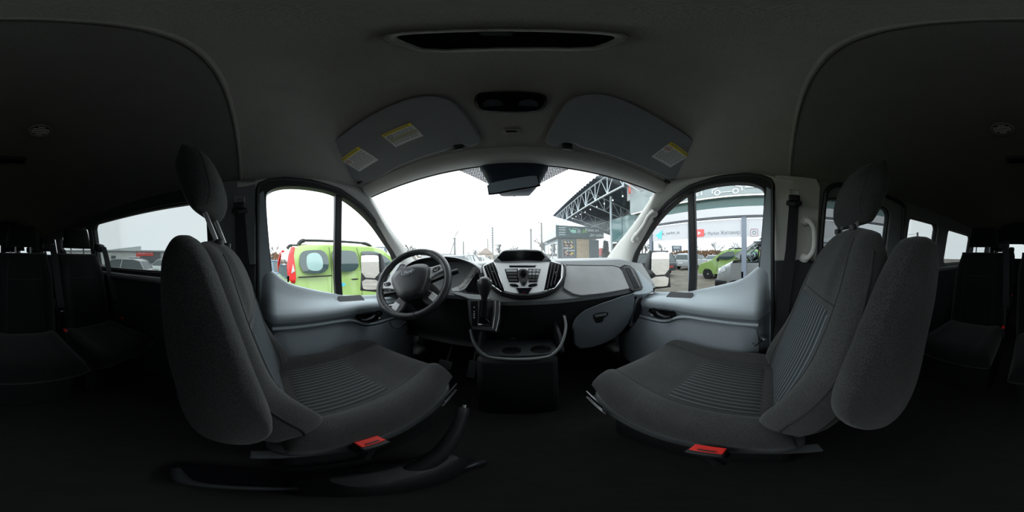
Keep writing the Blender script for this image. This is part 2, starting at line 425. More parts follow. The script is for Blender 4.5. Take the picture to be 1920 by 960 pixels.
# side walls
WL = [rrect(-1.37, -.10, -.275, .325, .06), rrect(-2.34, -.10, -1.44, .31, .06), rrect(-3.40, -.10, -2.48, .30, .06)]
WR = [rrect(-.74, -.10, -.275, .325, .06), rrect(-1.36, -.10, -.93, .30, .05), rrect(-2.34, -.10, -1.56, .29, .06), rrect(-3.40, -.10, -2.48, .28, .06)]
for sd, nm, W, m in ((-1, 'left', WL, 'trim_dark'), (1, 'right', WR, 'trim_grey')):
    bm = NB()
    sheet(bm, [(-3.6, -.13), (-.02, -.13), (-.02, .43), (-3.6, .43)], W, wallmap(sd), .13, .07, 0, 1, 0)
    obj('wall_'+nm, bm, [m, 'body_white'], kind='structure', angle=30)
    bm = NB()
    sheet(bm, [(-3.6, -.99), (-.02, -.99), (-.02, -.13), (-3.6, -.13)], [], wallmap(sd), .3, .08, 0, 1, 0)
    obj('wall_'+nm, bm, ['trim_dark', 'body_white'], kind='structure', angle=30)
    for k, w in enumerate(W):
        n = 4+k+(10 if sd > 0 else 0)
        g = [(p[0]*1, p[1]) for p in w]; cy = sum(p[0] for p in g)/len(g); cz = sum(p[1] for p in g)/len(g)
        bm = NB(); sheet(bm, [(cy+(a-cy)*1.03, cz+(b-cz)*1.05) for a, b in g], [], wallmap(sd, -.045), .2, .005)
        wn = obj('window_%d' % n, bm, 'glass_rear', kind='structure')
        bm = NB(); sheet(bm, g, [[(cy+(a-cy)*(1-.03/(abs(w[0][0]-w[10][0])+.3)), cz+(b-cz)*.955) for a, b in g]], wallmap(sd, -.02), .2, .03)
        obj('window_seal', bm, 'rubber', wn)
    # sill ledge under the rear windows
    bm = NB(); tube(bm, [(sd*.875, -.30, -.15), (sd*.875, -3.5, -.15)], .022, 8); obj('trim_2', bm, 'trim_grey', kind='structure')
    # upper B-pillar cover
    bm = NB()
    sheet(bm, [(-.018, -.035), (-.018, .41), (-.22, .405), (-.245, .36), (-.245, -.035)], [], wallmap(sd, .022), .08, .03)
    obj('trim_3', bm, 'trim_light' if sd > 0 else 'trim_grey', kind='structure', bevel=.006)  # same plastic both sides; the left's darker colour stands in for less light
    bm = NB()
    sheet(bm, [(-.018, -.93), (-.018, -.04), (-.245, -.04), (-.245, -.93)], [], wallmap(sd, .018), .15, .03)
    obj('trim_3', bm, 'trim_dark', kind='structure', bevel=.006)
# step rail beside the sliding door on the right wall: dark rubber seal around its opening
bm = NB()
c = smooth_poly([(-.265, -.93), (-.265, .30), (-.30, .385), (-.40, .395), (-.80, .385), (-.87, .33), (-.885, -.93)], 2, False)
tube(bm, [(xw(z)-.012, y, z) for y, z in c], .014, 8); obj('trim_4', bm, 'rubber', kind='structure')

# rear doors
bm = NB(); RWin = [rrect(-.66, -.06, -.06, .26, .05), rrect(.06, -.06, .66, .26, .05)]
sheet(bm, [(-.9, -.99), (.9, -.99), (.9, .45), (.55, .78), (-.55, .78), (-.9, .45)], RWin, lambda x, z, t: (x, -3.6-t, z), .2, .05, 0, 1)
obj('wall_rear', bm, ['trim_dark', 'body_white'], kind='structure')
for k, w in enumerate(RWin):
    bm = NB(); sheet(bm, [(a*1.0, b) for a, b in rrect(min(p[0] for p in w)-.01, -.07, max(p[0] for p in w)+.01, .27, .05)], [], lambda x, z, t: (x, -3.63-t, z), .3, .005)
    obj('window_%d' % (20+k), bm, 'glass_rear', kind='structure')

# ---- A-pillar covers and upper door surround
UL = [(.800, -.10, .420), (.805, -.03, .422), (.805, .03, .425), (.805, .15, .432), (.80, .30, .448), (.79, .44, .452), (.775, .53, .438), (.755, .590, .400), (.775, .74, .245), (.79, .86, .15), (.80, .985, .067), (.82, 1.10, -.01), (.84, 1.24, -.09)]
UR = [(.800, -.10, .420), (.805, -.03, .422), (.805, .03, .425), (.805, .15, .432), (.80, .30, .448), (.775, .45, .452), (.745, .54, .438), (.722, .597, .402), (.735, .671, .331), (.76, .832, .219), (.775, .96, .143), (.79, 1.095, .071), (.81, 1.33, -.080)]
Lo = [(.800, -.10, .35), (.800, -.02, .358), (.800, .02, .393), (.800, .10, .420), (.800, .25, .418), (.806, .42, .392), (.820, .58, .316), (.835, .72, .219), (.848, .85, .10), (.857, .95, .01), (.862, 1.01, -.08), (.868, 1.05, -.16), (.872, 1.07, -.26)]
for sd in (-1, 1):
    a = catmull(UL if sd < 0 else UR, 4); b = catmull(Lo, 4); P = []
    for p, q in zip(a, b):
        row = []
        for k in range(9):
            t = k/8; r = p.lerp(q, t); bulge = .024*sin(pi*t)
            row.append(V((sd*(r.x-bulge), r.y-.25*bulge, r.z)))
        P.append([V((sd*(p.x+.01), p.y+.02, p.z+.015))]+row+[V((sd*(q.x+.03), q.y, q.z))])
    bm = NB(); grid(bm, P)
    Q = [[V((v.x+sd*.045, v.y+.012, v.z+.02)) for v in r] for r in P]
    grid(bm, Q, mi=1)
    obj('trim_5', bm, ['trim_light', 'body_white'], kind='structure', angle=80)
    # thin dark glass edge line along the pillar
# header strip between visors and glass
bm = NB(); P = []
for i in range(41):
    x = -.75+1.5*i/40; c = (x/.75)**2
    P.append([(x, .550, .440-.012*c), (x, .556, .422-.01*c), (x, .566, .408-.01*c), (x, .580, .3965-.01*c), (x, .597, .3895-.01*c), (x, .615, .389-.01*c), (x, .632, .394-.01*c), (x, .64, .44)])
grid(bm, P); obj('trim_6', bm, 'trim_light', kind='structure', angle=80)
bm = NB(); tube(bm, [(-.75+1.5*i/40, .622, .389-.011*((-.75+1.5*i/40)/.75)**2) for i in range(41)], .004, 6); obj('trim_7', bm, 'rubber', kind='structure')

# windscreen
def ws(u, v):      # u -1..1 across, v 0 header .. 1 base
    hw = .78+(.92-.78)*v; x = u*hw
    y = .605+v*.76+.055*(1-u*u)*(.25+.75*v); z = lerp_table([(0, .408), (.10, .335), (.30, .215), (.58, .075), (1, -.10)], v)-.012*u*u*(1-v)
    return V((x, y, z))
bm = NB(); grid(bm, [[ws(-1+2*i/24, j/12) for j in range(13)] for i in range(25)])
wsc = obj('window_1', bm, 'glass', kind='structure')
md = wsc.modifiers.new('Solidify', 'SOLIDIFY'); md.thickness = .004
# printed dot screen beside the mirror bracket (part of the glass)
m, t, b = new_mat('dot_screen'); t.nodes.remove(b)
o_ = t.nodes['Material Output']; mx = t.nodes.new('ShaderNodeMixShader'); tr = t.nodes.new('ShaderNodeBsdfTransparent'); df = t.nodes.new('ShaderNodeBsdfDiffuse')
df.inputs['Color'].default_value = (.05, .045, .055, 1)
uvn = t.nodes.new('ShaderNodeTexCoord'); mp = t.nodes.new('ShaderNodeMapping'); mp.inputs['Scale'].default_value = (150, 0, 210)
vo = t.nodes.new('ShaderNodeTexVoronoi'); vo.inputs['Randomness'].default_value = 0; vo.inputs['Scale'].default_value = 1
gt = t.nodes.new('ShaderNodeMath'); gt.operation = 'LESS_THAN'; gt.inputs[1].default_value = .53
t.links.new(uvn.outputs['Object'], mp.inputs['Vector']); t.links.new(mp.outputs[0], vo.inputs['Vector']); t.links.new(vo.outputs['Distance'], gt.inputs[0])
t.links.new(gt.outputs[0], mx.inputs['Fac']); t.links.new(tr.outputs[0], mx.inputs[1]); t.links.new(df.outputs[0], mx.inputs[2]); t.links.new(mx.outputs[0], o_.inputs['Surface'])
M['frit'] = m
bm = NB(); P = []
for i in range(41):
    u = (-.29+.58*i/40); dep = .16*max(0, 1-(abs(u)/.29)**1.0)**1.0+.004
    P.append([ws(u, .012+dep*j/10)+V((0, -.006, -.004)) for j in range(11)])
grid(bm, P, uv=True); obj('frit_band', bm, 'frit', wsc)

# ---- outer skin of the van (seen through the windows and in the shop glass)
vb = thing('van_body', 'white van body of the van seen from inside, its bonnet reflected in the shop glass', 'van body', (0, 0, GR))
bm = NB(); P = []
for i in range(20):
    y = -3.66+4.27*i/19; P.append([])
    for j in range(41):
        u = -1+2*j/40; x = u*.885; z = min(S(x*.93), zc(y) if y > -.05 else 9)+.055
        P[-1].append((x, y+(.03 if i == 19 else 0), z if abs(u) < 1 else .455))
grid(bm, P); obj('roof_skin', bm, 'body_white', vb, angle=60)
for sd in (-1, 1):
    bm = NB(); sheet(bm, [(-3.64, -1.32), (1.45, -1.32), (1.45, -.33), (1.0, -.31), (-.02, -.31), (-.02, -.12), (-3.64, -.12)], [], lambda y, z, t: (sd*(.985-(0 if z > -.9 else .02)), y, z) if t == 0 else (sd*.955, y, z), .25, .03)
    obj('side_skin', bm, 'body_white', vb)
    wh = thing('wheel', None, None); wh.parent = vb; wh.location = (0, 0, 0)
def hood_ring(y, zt, hw, zb=-1.28):
    pts = []
    for k in range(28):
        a = 2*pi*k/28; cx, sz = cos(a), sin(a)
        x = hw*math.copysign(abs(cx)**.45, cx); z = (zt+zb)/2+(zt-zb)/2*math.copysign(abs(sz)**.4, sz)
        pts.append((x, y, z))
    return pts
bm = NB()
loft(bm, [hood_ring(1.42, -.235, .97), hood_ring(1.52, -.28, .97), hood_ring(1.70, -.37, .96), hood_ring(1.88, -.46, .93), hood_ring(1.99, -.60, .88), hood_ring(2.03, -.80, .85), hood_ring(2.02, -1.1, .84)])
obj('bonnet', bm, 'body_white', vb, angle=50)
bm = NB(); loft(bm, [[(x*1.005, y, z) for x, y, z in hood_ring(yy, -.93, hw)] for yy, hw in ((1.62, .985), (1.9, .96), (2.05, .9), (2.10, .86))])
obj('bumper', bm, 'black', vb, angle=50)
for sd in (-1, 1):
    bm = NB(); prism(bm, [(sd*.60, 2.02, -.56), (sd*.95, 1.80, -.50), (sd*.975, 1.66, -.42), (sd*.98, 1.62, -.60), (sd*.90, 1.95, -.78), (sd*.62, 2.04, -.75)], (0, .02, 0))
    obj('headlight', bm, 'chrome', vb, bevel=.01)
    bm = NB(); prism(bm, [(sd*.05, 2.045, -.55), (sd*.55, 2.04, -.58), (sd*.5, 2.06, -.85), (sd*.05, 2.07, -.87)], (0, .01, 0)); obj('grille', bm, 'black', vb)
bpy.data.objects.remove(bpy.data.objects['wheel.001']); bpy.data.objects.remove(bpy.data.objects['wheel'])
def wheel_bm(c, r=.34, w=.22, out=1):
    b = NB(); lathe(b, [(r*.62, -w/2), (r*.93, -w/2), (r, -w/3), (r, w/3), (r*.93, w/2), (r*.62, w/2)], c, 'x', 28); return b
def rim_bm(c, r=.34, w=.22, out=1, n=5):
    b = NB(); x = out*w*.42
    lathe(b, [(r*.05, x+out*.02), (r*.18, x+out*.018), (r*.2, x), (r*.2, x-out*.05)], c, 'x', 16)
    lathe(b, [(r*.60, x+out*.01), (r*.66, x+out*.012), (r*.66, x-out*.08), (r*.6, x-out*.08)], c, 'x', 28)
    for k in range(n):
        a = 2*pi*k/n+.3; d = V((0, cos(a), sin(a))); e = V((0, -sin(a), cos(a)))
        prism(b, [V(c)+V((x, 0, 0))+d*r*.12+e*r*.10, V(c)+V((x, 0, 0))+d*r*.64+e*r*.17, V(c)+V((x, 0, 0))+d*r*.64-e*r*.17, V(c)+V((x, 0, 0))+d*r*.12-e*r*.10], (-out*.03, 0, 0))
    return b
for sd in (-1, 1):
    for y in (1.28, -2.35):
        w_ = obj('wheel', wheel_bm((sd*.86, y, GR+.34)), 'rubber', vb)
        obj('rim', rim_bm((sd*.86, y, GR+.34), out=sd), 'steel', w_)

# ------------------------------------------------------------------ front doors
GL = [(.070, -.10), (.030, .31), (.046, .352), (.12, .380), (.25, .386), (.41, .376), (.555, .316), (.70, .227), (.865, .087), (.955, -.005), (1.0, -.09), (1.02, -.31), (.70, -.31), (.10, -.31)]
OUT = [(-.012, -.93), (-.012, .36), (.0, .39), (.04, .41), (.12, .424), (.25, .424), (.42, .400), (.58, .330), (.73, .234), (.90, .087), (1.0, -.015), (1.05, -.12), (1.07, -.3), (1.07, -.93)]
def zs(y): return lerp_table([(.0, -.060), (.06, -.064), (.09, -.080), (.125, -.115), (.165, -.142), (.34, -.193), (.5, -.235), (.7, -.265), (.95, -.285), (1.1, -.29)], y)
for sd, nm in ((-1, 1), (1, 2)):
    dr = thing('door_%d' % nm, kind='structure', loc=(sd*.9, .5, GR+.35))
    wm = wallmap(sd, .012)
    bm = NB(); sheet(bm, smooth_poly(OUT, 1), [smooth_poly(GL, 2)], wm, .09, .05, 0, 1, 0); obj('window_frame', bm, ['rubber', 'body_white'], dr, bevel=.004)
    bm = NB(); tube(bm, [(sd*(xw(z)-.016), y, z) for y, z in catmull([V((p[0], p[1], 0)) for p in [(-.006, -.9), (-.006, .1)]+OUT[1:-1]], 3) for y, z in ((y, z),)] if False else [(sd*(xw(p[1])-.014), p[0]*1+.004, p[1]-.004) for p in OUT[:-1]], .010, 8)
    obj('door_seal', bm, 'rubber', dr)
    bm = NB(); sheet(bm, [(.004, -.60), (.002, .33), (.022, .345), (.028, .30), (.062, -.08), (.06, -.60)], [], wallmap(sd, .020), .06, .01); obj('frame_trim', bm, 'door_blue', dr)
    bm = NB(); sheet(bm, [(p[0], p[1]) for p in GL], [], wallmap(sd, -.012), .12, .004); gl = obj('window_glass', bm, 'glass', dr)
    bm = NB(); sheet(bm, [(.418, -.32), (.418, .35), (.452, .345), (.452, -.32)] if False else [(.452, -.32), (.408, .365), (.450, .355), (.500, -.32)], [], wallmap(sd, .008), .08, .03); obj('divider_bar', bm, 'rubber', dr, bevel=.004)
    # moulded door panel
    P = []
    ysd = [-.004, .01, .03, .06, .085, .11, .15, .2, .25, .3, .36, .42, .5, .58, .66, .74, .82, .9, .98, 1.06]
    for y in ysd:
        z = zs(y); f = min(1, max(0, (y+.002)/.065)); f = f*f*(3-2*f); fe = 1-.0*f
        led = min(-.258-.02*max(0, (y-.5)), z-.016)
        q = [(.895, z-.012), (.880, z), (.862, z-.006), (.855+(.0), z-.02)]
        tz = led; tx = .745
        for k in range(1, 6):
            t = k/6; q.append((.855+(tx-.855)*t**1.0, (z-.02)+(tz-(z-.02))*(t**.55)))
        q += [(.732, tz-.006), (.723, tz-.018), (.723, tz-.035), (.738, tz-.06), (.768, tz-.10), (.778, tz-.15), (.780, tz-.25), (.780, -.93)]
        if f < 1: q = [((.872-(.872-x)*f), zz) for x, zz in q]
        P.append([(sd*x, y, zz) for x, zz in q])
    bm = NB(); grid(bm, [r[:13] for r in P]); obj('door_panel', bm, 'door_blue', dr, angle=70)
    bm = NB(); grid(bm, [r[12:] for r in P]); obj('lower_panel', bm, 'door_mid', dr, angle=70)  # darker plastic than the panel above stands in for shade under the ledge
    # lower map pocket
    bm = NB()
    pk = smooth_poly([(.055, -.93), (.055, -.40), (.09, -.368), (.42, -.362), (.50, -.385), (.56, -.425), (.66, -.44), (1.0, -.45), (1.0, -.93)], 2)
    sheet(bm, pk, [], lambda y, z, t: (sd*(.772-.045*min(1, max(0, (-z-.36)/.12))*min(1, max(0, (y-.05)/.06))+t), y, z), .05, .04); obj('map_pocket', bm, 'door_mid', dr, bevel=.006)
    bm = NB(); c = [(sd*(.752), y, z) for y, z in smooth_poly([(.06, -.352), (.42, -.345), (.50, -.368), (.56, -.408), (.66, -.424), (.98, -.434)], 2, False)]
    tube(bm, c, .009, 8); obj('pocket_rim', bm, 'door_blue', dr)
    # inner handle in its dish
    hy, hz, hx = .60, -.355, .747
    bm = NB(); lathe(bm, [(.001, 0), (.9, 0), (1.0, -.006), (1.0, .012)], (0, 0, 0), 'x', 32)
    bmesh.ops.transform(bm, matrix=Matrix.Translation((sd*hx, hy, hz)) @ Matrix.Rotation(R(-9), 4, 'X') @ Matrix.Diagonal((sd*1, .100, .042, 1)), verts=bm.verts[:])
    dish = obj('handle_dish', bm, 'gloss', dr)
    bm = NB(); tube(bm, [(sd*(hx-.006), hy-.07, hz-.012), (sd*(hx-.022), hy-.045, hz-.014), (sd*(hx-.028), hy-.005, hz-.004), (sd*(hx-.018), hy+.02, hz+.004)], [.010, .013, .012, .007], 10, flat=.7)
    obj('door_handle', bm, 'black', dish)
    bm = NB(); lathe(bm, [(.001, 0), (.016, 0), (.018, .006)], (sd*(hx-.008), hy+.055, hz+.008), 'x', 16); obj('lock_button', bm, 'black', dish)
    # armrest recess and window switches
    bm = NB(); sheet(bm, rrect(.43, .788, .60, .838, .012), [], lambda y, x, t: (sd*x, y, lerp_table([(.788, -.262), (.838, -.232)], x)+.005-t-.07*(y-.43)), .05, .008); obj('recess_cover', bm, 'trim_dark', dr, bevel=.002)  # dark plate drawn for the shaded inside of the armrest recess
    bm = NB(); sheet(bm, rrect(.70, .755, .86, .81, .022), [], lambda y, x, t: (sd*x, y, -.262-.1*(y-.7)+.012-t), .05, .010); sw = obj('switch_panel', bm, 'steel', dr, bevel=.003)
    for k in range(2):
        bm = NB(); box(bm, (sd*.783, .745+.065*k, -.258-.0065*k), (.030, .040, .014), Matrix.Rotation(R(-6), 3, 'X')); obj('window_switch', bm, 'gloss', sw, bevel=.004)
    bm = NB(); tube(bm, [(sd*.862, .155, -.13), (sd*.862, .155, -.095)], [.005, .006], 8); obj('lock_pin', bm, 'gloss', dr)
    bm = NB(); sheet(bm, [(.98, -.20), (.98, -.06), (1.02, -.12), (1.05, -.20)], [], wallmap(sd, .03), .05, .03); obj('corner_cover', bm, 'trim_grey', dr, bevel=.004)

# ---- outer mirrors
for sd, lb in ((-1, 'dark grey outside mirror on the green car side, seen behind the steering wheel rim'), (1, 'dark grey outside mirror beyond the passenger door, facing the shop glass')):
    mr = thing('door_mirror', lb, 'mirror', (sd*1.02, 1.02, -.22), group='outside mirrors')
    cx, cy, cz = sd*1.165, .955, -.142
    tn = Matrix.Rotation(R(-sd*24), 3, 'Z')
    def L(x, y, z): return V((cx, cy, cz))+tn @ V((x, y, z))
    pl = Pillow(lambda u, v: L(u*(.108-.012*v), .0, v*.178), lambda u, v: tn @ V((0, -1, 0)), lambda u, v: .014, lambda u, v: .085*(1-.25*v*v), p=7)
    pl.back = lambda u, v: V(pl.pos(u, v))+V((sd*.02, .105*(1-.25*v*v), 0))*pl.e(u, v)
    bm = NB(); pl.build(bm, 24, 24); obj('mirror_housing', bm, 'black', mr, angle=60)
    bm = NB(); sheet(bm, smooth_poly([(-.092, -.045), (-.094, .15), (-.085, .163), (.07, .163), (.087, .145), (.092, -.045)], 1), [], lambda a, b, t: L(a*sd*-1, -.0175-t, b), .06, .004); obj('mirror_glass', bm, 'mirror', mr)
    bm = NB(); sheet(bm, smooth_poly([(-.088, -.060), (-.080, -.145), (-.06, -.160), (.075, -.150), (.09, -.12), (.092, -.060)], 1), [], lambda a, b, t: L(a*sd*-1, -.0175-t, b), .06, .004); obj('mirror_glass', bm, 'mirror', mr)
    bm = NB(); tube(bm, [(sd*.93, 1.05, -.20), (sd*1.0, 1.04, -.19), (sd*1.10, 1.0, -.17)], [.05, .045, .045], 12, flat=1.0); obj('mirror_arm', bm, 'black', mr)

# ---- grab handles
def grab(lb, pts, r, sd):
    t = thing('grab_handle', lb, 'handle', pts[0])
    bm = NB(); tube(bm, catmull(pts, 6), r, 12, flat=1.3); obj('grip', bm, 'trim_light', t)
    for p in (pts[0], pts[-1]):
        bm = NB(); lathe(bm, [(.001, -.008), (.022, -.006), (.026, .014), (.026, .03)], V(p), 'x', 16) if sd > 0 else None; obj('handle_mount', bm, 'trim_light', t)
grab('pale grey grab handle on the right windscreen pillar', [at(1188, 449, x=.775), at(1190, 443, x=.735), at(1197, 436, x=.722), at(1208, 421, x=.715), at(1215, 407, x=.712), at(1221, 401, x=.725), at(1222, 399, x=.76)], .0125, 1)
grab('pale grey upright grab handle on the pillar behind the passenger door', [(.81, -.17, -.02), (.775, -.185, -.012), (.765, -.205, .03), (.765, -.205, .12), (.770, -.185, .160), (.80, -.17, .17)], .0105, 1)

# ---- sun visors with stickers
vn = V((0, -.62, -.79)).normalized()
for sd, lb in ((-1, "driver's grey sun visor with two warning stickers"), (1, "passenger's grey sun visor with one warning sticker")):
    vz = thing('sun_visor', lb, 'sun visor', (sd*.35, .55, .43), group='sun visors')
    pl0 = (V((0, .56, .418)), vn)
    def vp(px, py, t=0): return at(px, py, pl=(pl0[0]+vn*(-t), vn))
    if sd < 0: out = [(607, 292), (622, 268), (650, 246), (700, 213), (750, 190), (790, 179), (825, 180), (850, 190), (868, 210), (890, 240), (905, 266), (880, 277), (872, 270), (847, 272), (843, 281), (800, 292), (745, 314), (704, 338), (682, 343), (668, 337), (640, 322)]
    else: out = [(1018, 268), (1030, 245), (1050, 210), (1068, 186), (1090, 176), (1125, 175), (1160, 183), (1200, 202), (1250, 230), (1295, 258), (1325, 284), (1330, 294), (1315, 308), (1280, 330), (1255, 336), (1245, 330), (1200, 312), (1140, 290), (1085, 276), (1078, 268), (1052, 267), (1048, 276)]
    bm = NB(); o3 = smooth_poly([tuple(vp(*p)) for p in out], 1); prism(bm, [V(p)-vn*.016 for p in o3], vn*.022); obj('visor_board', bm, 'visor', vz, bevel=.005, angle=50)
    bm = NB()
    a = vp(860 if sd < 0 else 1064, 274); box(bm, a-vn*.004, (.035, .02, .022)); obj('visor_clip', bm, 'black', vz, bevel=.004)
    bm = NB(); a = vp(860 if sd < 0 else 1064, 279); tube(bm, [a-V((.02, 0, 0))+vn*.008, a+V((.02, 0, 0))+vn*.008], .005, 8); obj('clip_pin', bm, 'steel', vz)
    a = vp(676 if sd < 0 else 1252, 341); bm = NB(); tube(bm, [a+V((-.02, 0, .0)), a+V((.02, 0, 0))], .009, 10); obj('pivot_arm', bm, 'trim_dark', vz)
    def sticker(c, kind):
        a, b_, d_, e_ = [vp(*p, t=-.0075) for p in c]     # yellow start, yellow end, far end, near end
        def s(u, v, h=0): return (a.lerp(b_, u)).lerp(e_.lerp(d_, u), v)+vn*h
        bm = NB()
        def q(u0, v0, u1, v1, mi, h=.0004): 
            f = bm.faces.new([bm.verts.new(s(*k, h)) for k in ((u0, v0), (u1, v0), (u1, v1), (u0, v1))]); f.material_index = mi
        q(0, 0, 1, 1, 0, 0); q(0, 0, 1, .17, 1)
        rnd = random.Random(3+len(c)+int(sd))
        for k in range(9):
            v = .24+.075*k; u0 = .30 if k < 4 and kind != 2 else .06
            if kind == 2 and k in (3, 4, 5): q(.03, v-.01, .97, v+.045, 3, .0006); continue
            u = u0
            while u < .9:
                w = rnd.uniform(.05, .14); q(u, v, min(.94, u+w), v+.028, 2, .0006); u += w+.025
        for k in range(8): q(.08+.105*k, .055, .08+.105*k+.08, .10, 2, .0006)
        for k in range(16):
            a0, a1 = 2*pi*k/16, 2*pi*(k+1)/16; cu, cv = .15, .33
            pts = [(cu+.10*cos(x)*rr, cv+.12*sin(x)*rr) for x, rr in ((a0, 1), (a1, 1), (a1, .8), (a0, .8))]
            f = bm.faces.new([bm.verts.new(s(*k2, .0007)) for k2 in pts]); f.material_index = 4 if kind != 2 else 2
        q(.08, .31, .22, .35, 4 if kind != 2 else 2, .0009)
        obj('warning_sticker', bm, ['paper', 'yellow', 'ink', mat('sticker_olive_band', (.42, .38, .22), .6), 'redink'], vz, smooth=False)
    if sd < 0:
        sticker([(637, 300), (671, 275), (710, 300), (674, 322)], 1)
        sticker([(715, 254), (769, 230), (794, 255), (742, 276)], 2)
    else: sticker([(1259, 266), (1295, 292), (1257, 314), (1221, 294)][0:4], 3)

# ---- overhead console, label and the dark ceiling lamp
rn = V((0, -.62, -.79)).normalized()
def cz_(px, py): # hit with the headliner slope at centre
    d = ray(px, py); lo, hi = .2, 1.2
    for _ in range(40):
        m_ = (lo+hi)/2; p = d*m_
        if p.z > roofz(p.x, p.y): hi = m_
        else: lo = m_
    return d*lo
oc = thing('overhead_console', 'black overhead switch panel between the sun visors', 'console', cz_(957, 195))
bm = NB(); q = [cz_(*p) for p in smooth_poly([(893, 177), (905, 173), (957, 171), (1010, 174), (1024, 180), (1026, 192), (1018, 206), (1000, 211), (957, 212), (910, 210), (895, 204), (889, 190)], 1)]
prism(bm, [p-rn*.01 for p in q], rn*.024); obj('console_panel', bm, 'gloss', oc, bevel=.006)
for px in (925, 990):
    bm = NB(); c = cz_(px, 195); lathe(bm, [(.001, 0), (.022, 0), (.025, -.004)], c+rn*.016, 'z', 20, rot=None); obj('reading_lamp', bm, 'face', oc)
at_ = thing('airbag_label', 'small grey embossed plate on the headliner above the mirror', 'label', cz_(958, 246))
bm = NB(); q = [cz_(*p) for p in ((941, 241), (976, 241), (977, 251), (940, 251))]; prism(bm, [p-rn*.002 for p in q], rn*.006); obj('label_plate', bm, 'headliner', at_, bevel=.002)
bm = NB(); q = [cz_(*p) for p in ((949, 245), (969, 245), (969, 248), (949, 248))]; prism(bm, q, rn*.007); obj('label_mark', bm, 'black', at_)
hz0 = roofz(0, .2)
def hp(px, py, dz=0):
    return cz_(px, py)+V((0, 0, dz-.006))
lamp = thing('ceiling_lamp', 'wide dark tinted lamp glass set in the headliner above the seats', 'ceiling lamp', hp(950, 75))
lo_ = smooth_poly([(725, 70), (745, 62), (850, 57), (950, 55.5), (1050, 57), (1150, 62), (1172, 70), (1140, 84), (1105, 92), (950, 91), (800, 96), (760, 84)], 1)
bm = NB(); prism(bm, [hp(*p, dz=.001) for p in lo_], (0, 0, .01)); obj('lamp_lens', bm, 'gloss', lamp)
bm = NB(); tube(bm, [hp(*p) for p in lo_], .008, 8, closed=True); obj('lamp_rim', bm, 'headliner', lamp)
bm = NB(); prism(bm, [hp(*p) for p in ((895, 58), (965, 58), (958, 66), (902, 66))], (0, 0, -.004)); obj('lamp_catch', bm, 'trim_dark', lamp, bevel=.002)
# round air outlets in the rear ceiling
for k, (x, y, r, lb) in enumerate(((-.165, -.75, .052, 'round slatted air outlet in the rear ceiling, left of the middle'), (.125, -.75, .052, 'round slatted air outlet in the rear ceiling, right of the middle'))):
    z = S(x)-.006; t = thing('air_outlet', lb, 'air vent', (x, y, z), group='rear ceiling air outlets')
    bm = NB(); tube(bm, [(x+r*cos(2*pi*j/28), y+r*sin(2*pi*j/28), z-.006) for j in range(28)], .007, 8, closed=True); obj('outlet_ring', bm, 'trim_grey', t)
    bm = NB(); lathe(bm, [(.001, -.001), (r, -.001), (r, .004)], (x, y, z), 'z', 24); obj('outlet_bore', bm, 'black', t)
    for j in range(5):
        w = sqrt(max(.01, .7-((j-2)/2.6)**2))*r; bm = NB(); box(bm, (x, y+(j-2)*r*.32, z-.008), (2*w, r*.13, .010), Matrix.Rotation(R(35), 3, 'X')); obj('outlet_slat', bm, 'trim_light', t)

rl = thing('rear_dome_lamp', 'dark rectangular lamp in the middle of the rear ceiling, behind the two round outlets', 'ceiling lamp', (0, -1.12, .75))
bm = NB(); box(bm, (0, -1.12, .752), (.30, .085, .022)); obj('lamp_housing', bm, 'black', rl, bevel=.008)
bm = NB(); box(bm, (0, -1.12, .7395), (.26, .055, .006)); obj('lamp_lens', bm, 'gloss', rl, bevel=.002)
# ---- interior mirror on its sensor housing
im = thing('interior_mirror', 'interior mirror tilted under a dark blue-black sensor housing', 'mirror', at(962, 300, y=.62))
def mh(px, py, y): return at(px, py, y=y)
bm = NB()
top = [mh(889, 289, .60), mh(893, 284, .60), mh(962, 281, .595), mh(1030, 284, .60), mh(1035, 289, .60)]
rows = []
for (pl_, pr_, py, y, dpt) in ((888, 1036, 284, .60, .03), (892, 1033, 300, .60, .05), (903, 1026, 322, .61, .055), (912, 1016, 338, .625, .055), (924, 1006, 350, .65, .05), (938, 994, 364, .69, .03)):
    a = mh(pl_, py, y); b_ = mh(pr_, py, y); c = (a+b_)/2; row = []
    for k in range(24):
        an = 2*pi*k/24; cx = math.copysign(abs(cos(an))**.5, cos(an)); sy = math.copysign(abs(sin(an))**.7, sin(an))
        row.append(c+V(((b_.x-a.x)/2*cx, dpt*.5*(sy+1), .0)))
    rows.append(row)
loft(bm, rows); obj('sensor_housing', bm, 'sensor', im, angle=70)
bm = NB(); pa = at(914, 352, y=.535); pb = at(1012, 344, y=.52); cc = (pa+pb)/2; hw = (pb-pa).length/2
ax = (pb-pa).normalized(); ax = V((ax.x, ax.y-.0, ax.z+.11)).normalized(); nn = V((-.12, -1, .17)).normalized(); up = nn.cross(ax)*-1; up = up if up.z > 0 else -up
pm = Pillow(lambda u, v: cc+ax*u*hw+up*v*(.026-.004*abs(u)**3), lambda u, v: nn, lambda u, v: .006, lambda u, v: .016, p=3, q=2.6)
pm.build(bm, 28, 14); obj('mirror_shell', bm, 'black', im, angle=70)
bm = NB(); prism(bm, [cc+ax*a*(hw-.005)+up*b_*.0225+nn*.0060 for a, b_ in rrect(-1, -1, 1, 1, .30)], nn*.001); obj('mirror_glass', bm, 'mirror_int', im)
bm = NB(); tube(bm, [cc-nn*.02, V((cc.x, .62, cc.z+.03))], .012, 10); obj('mirror_stem', bm, 'sensor', im)
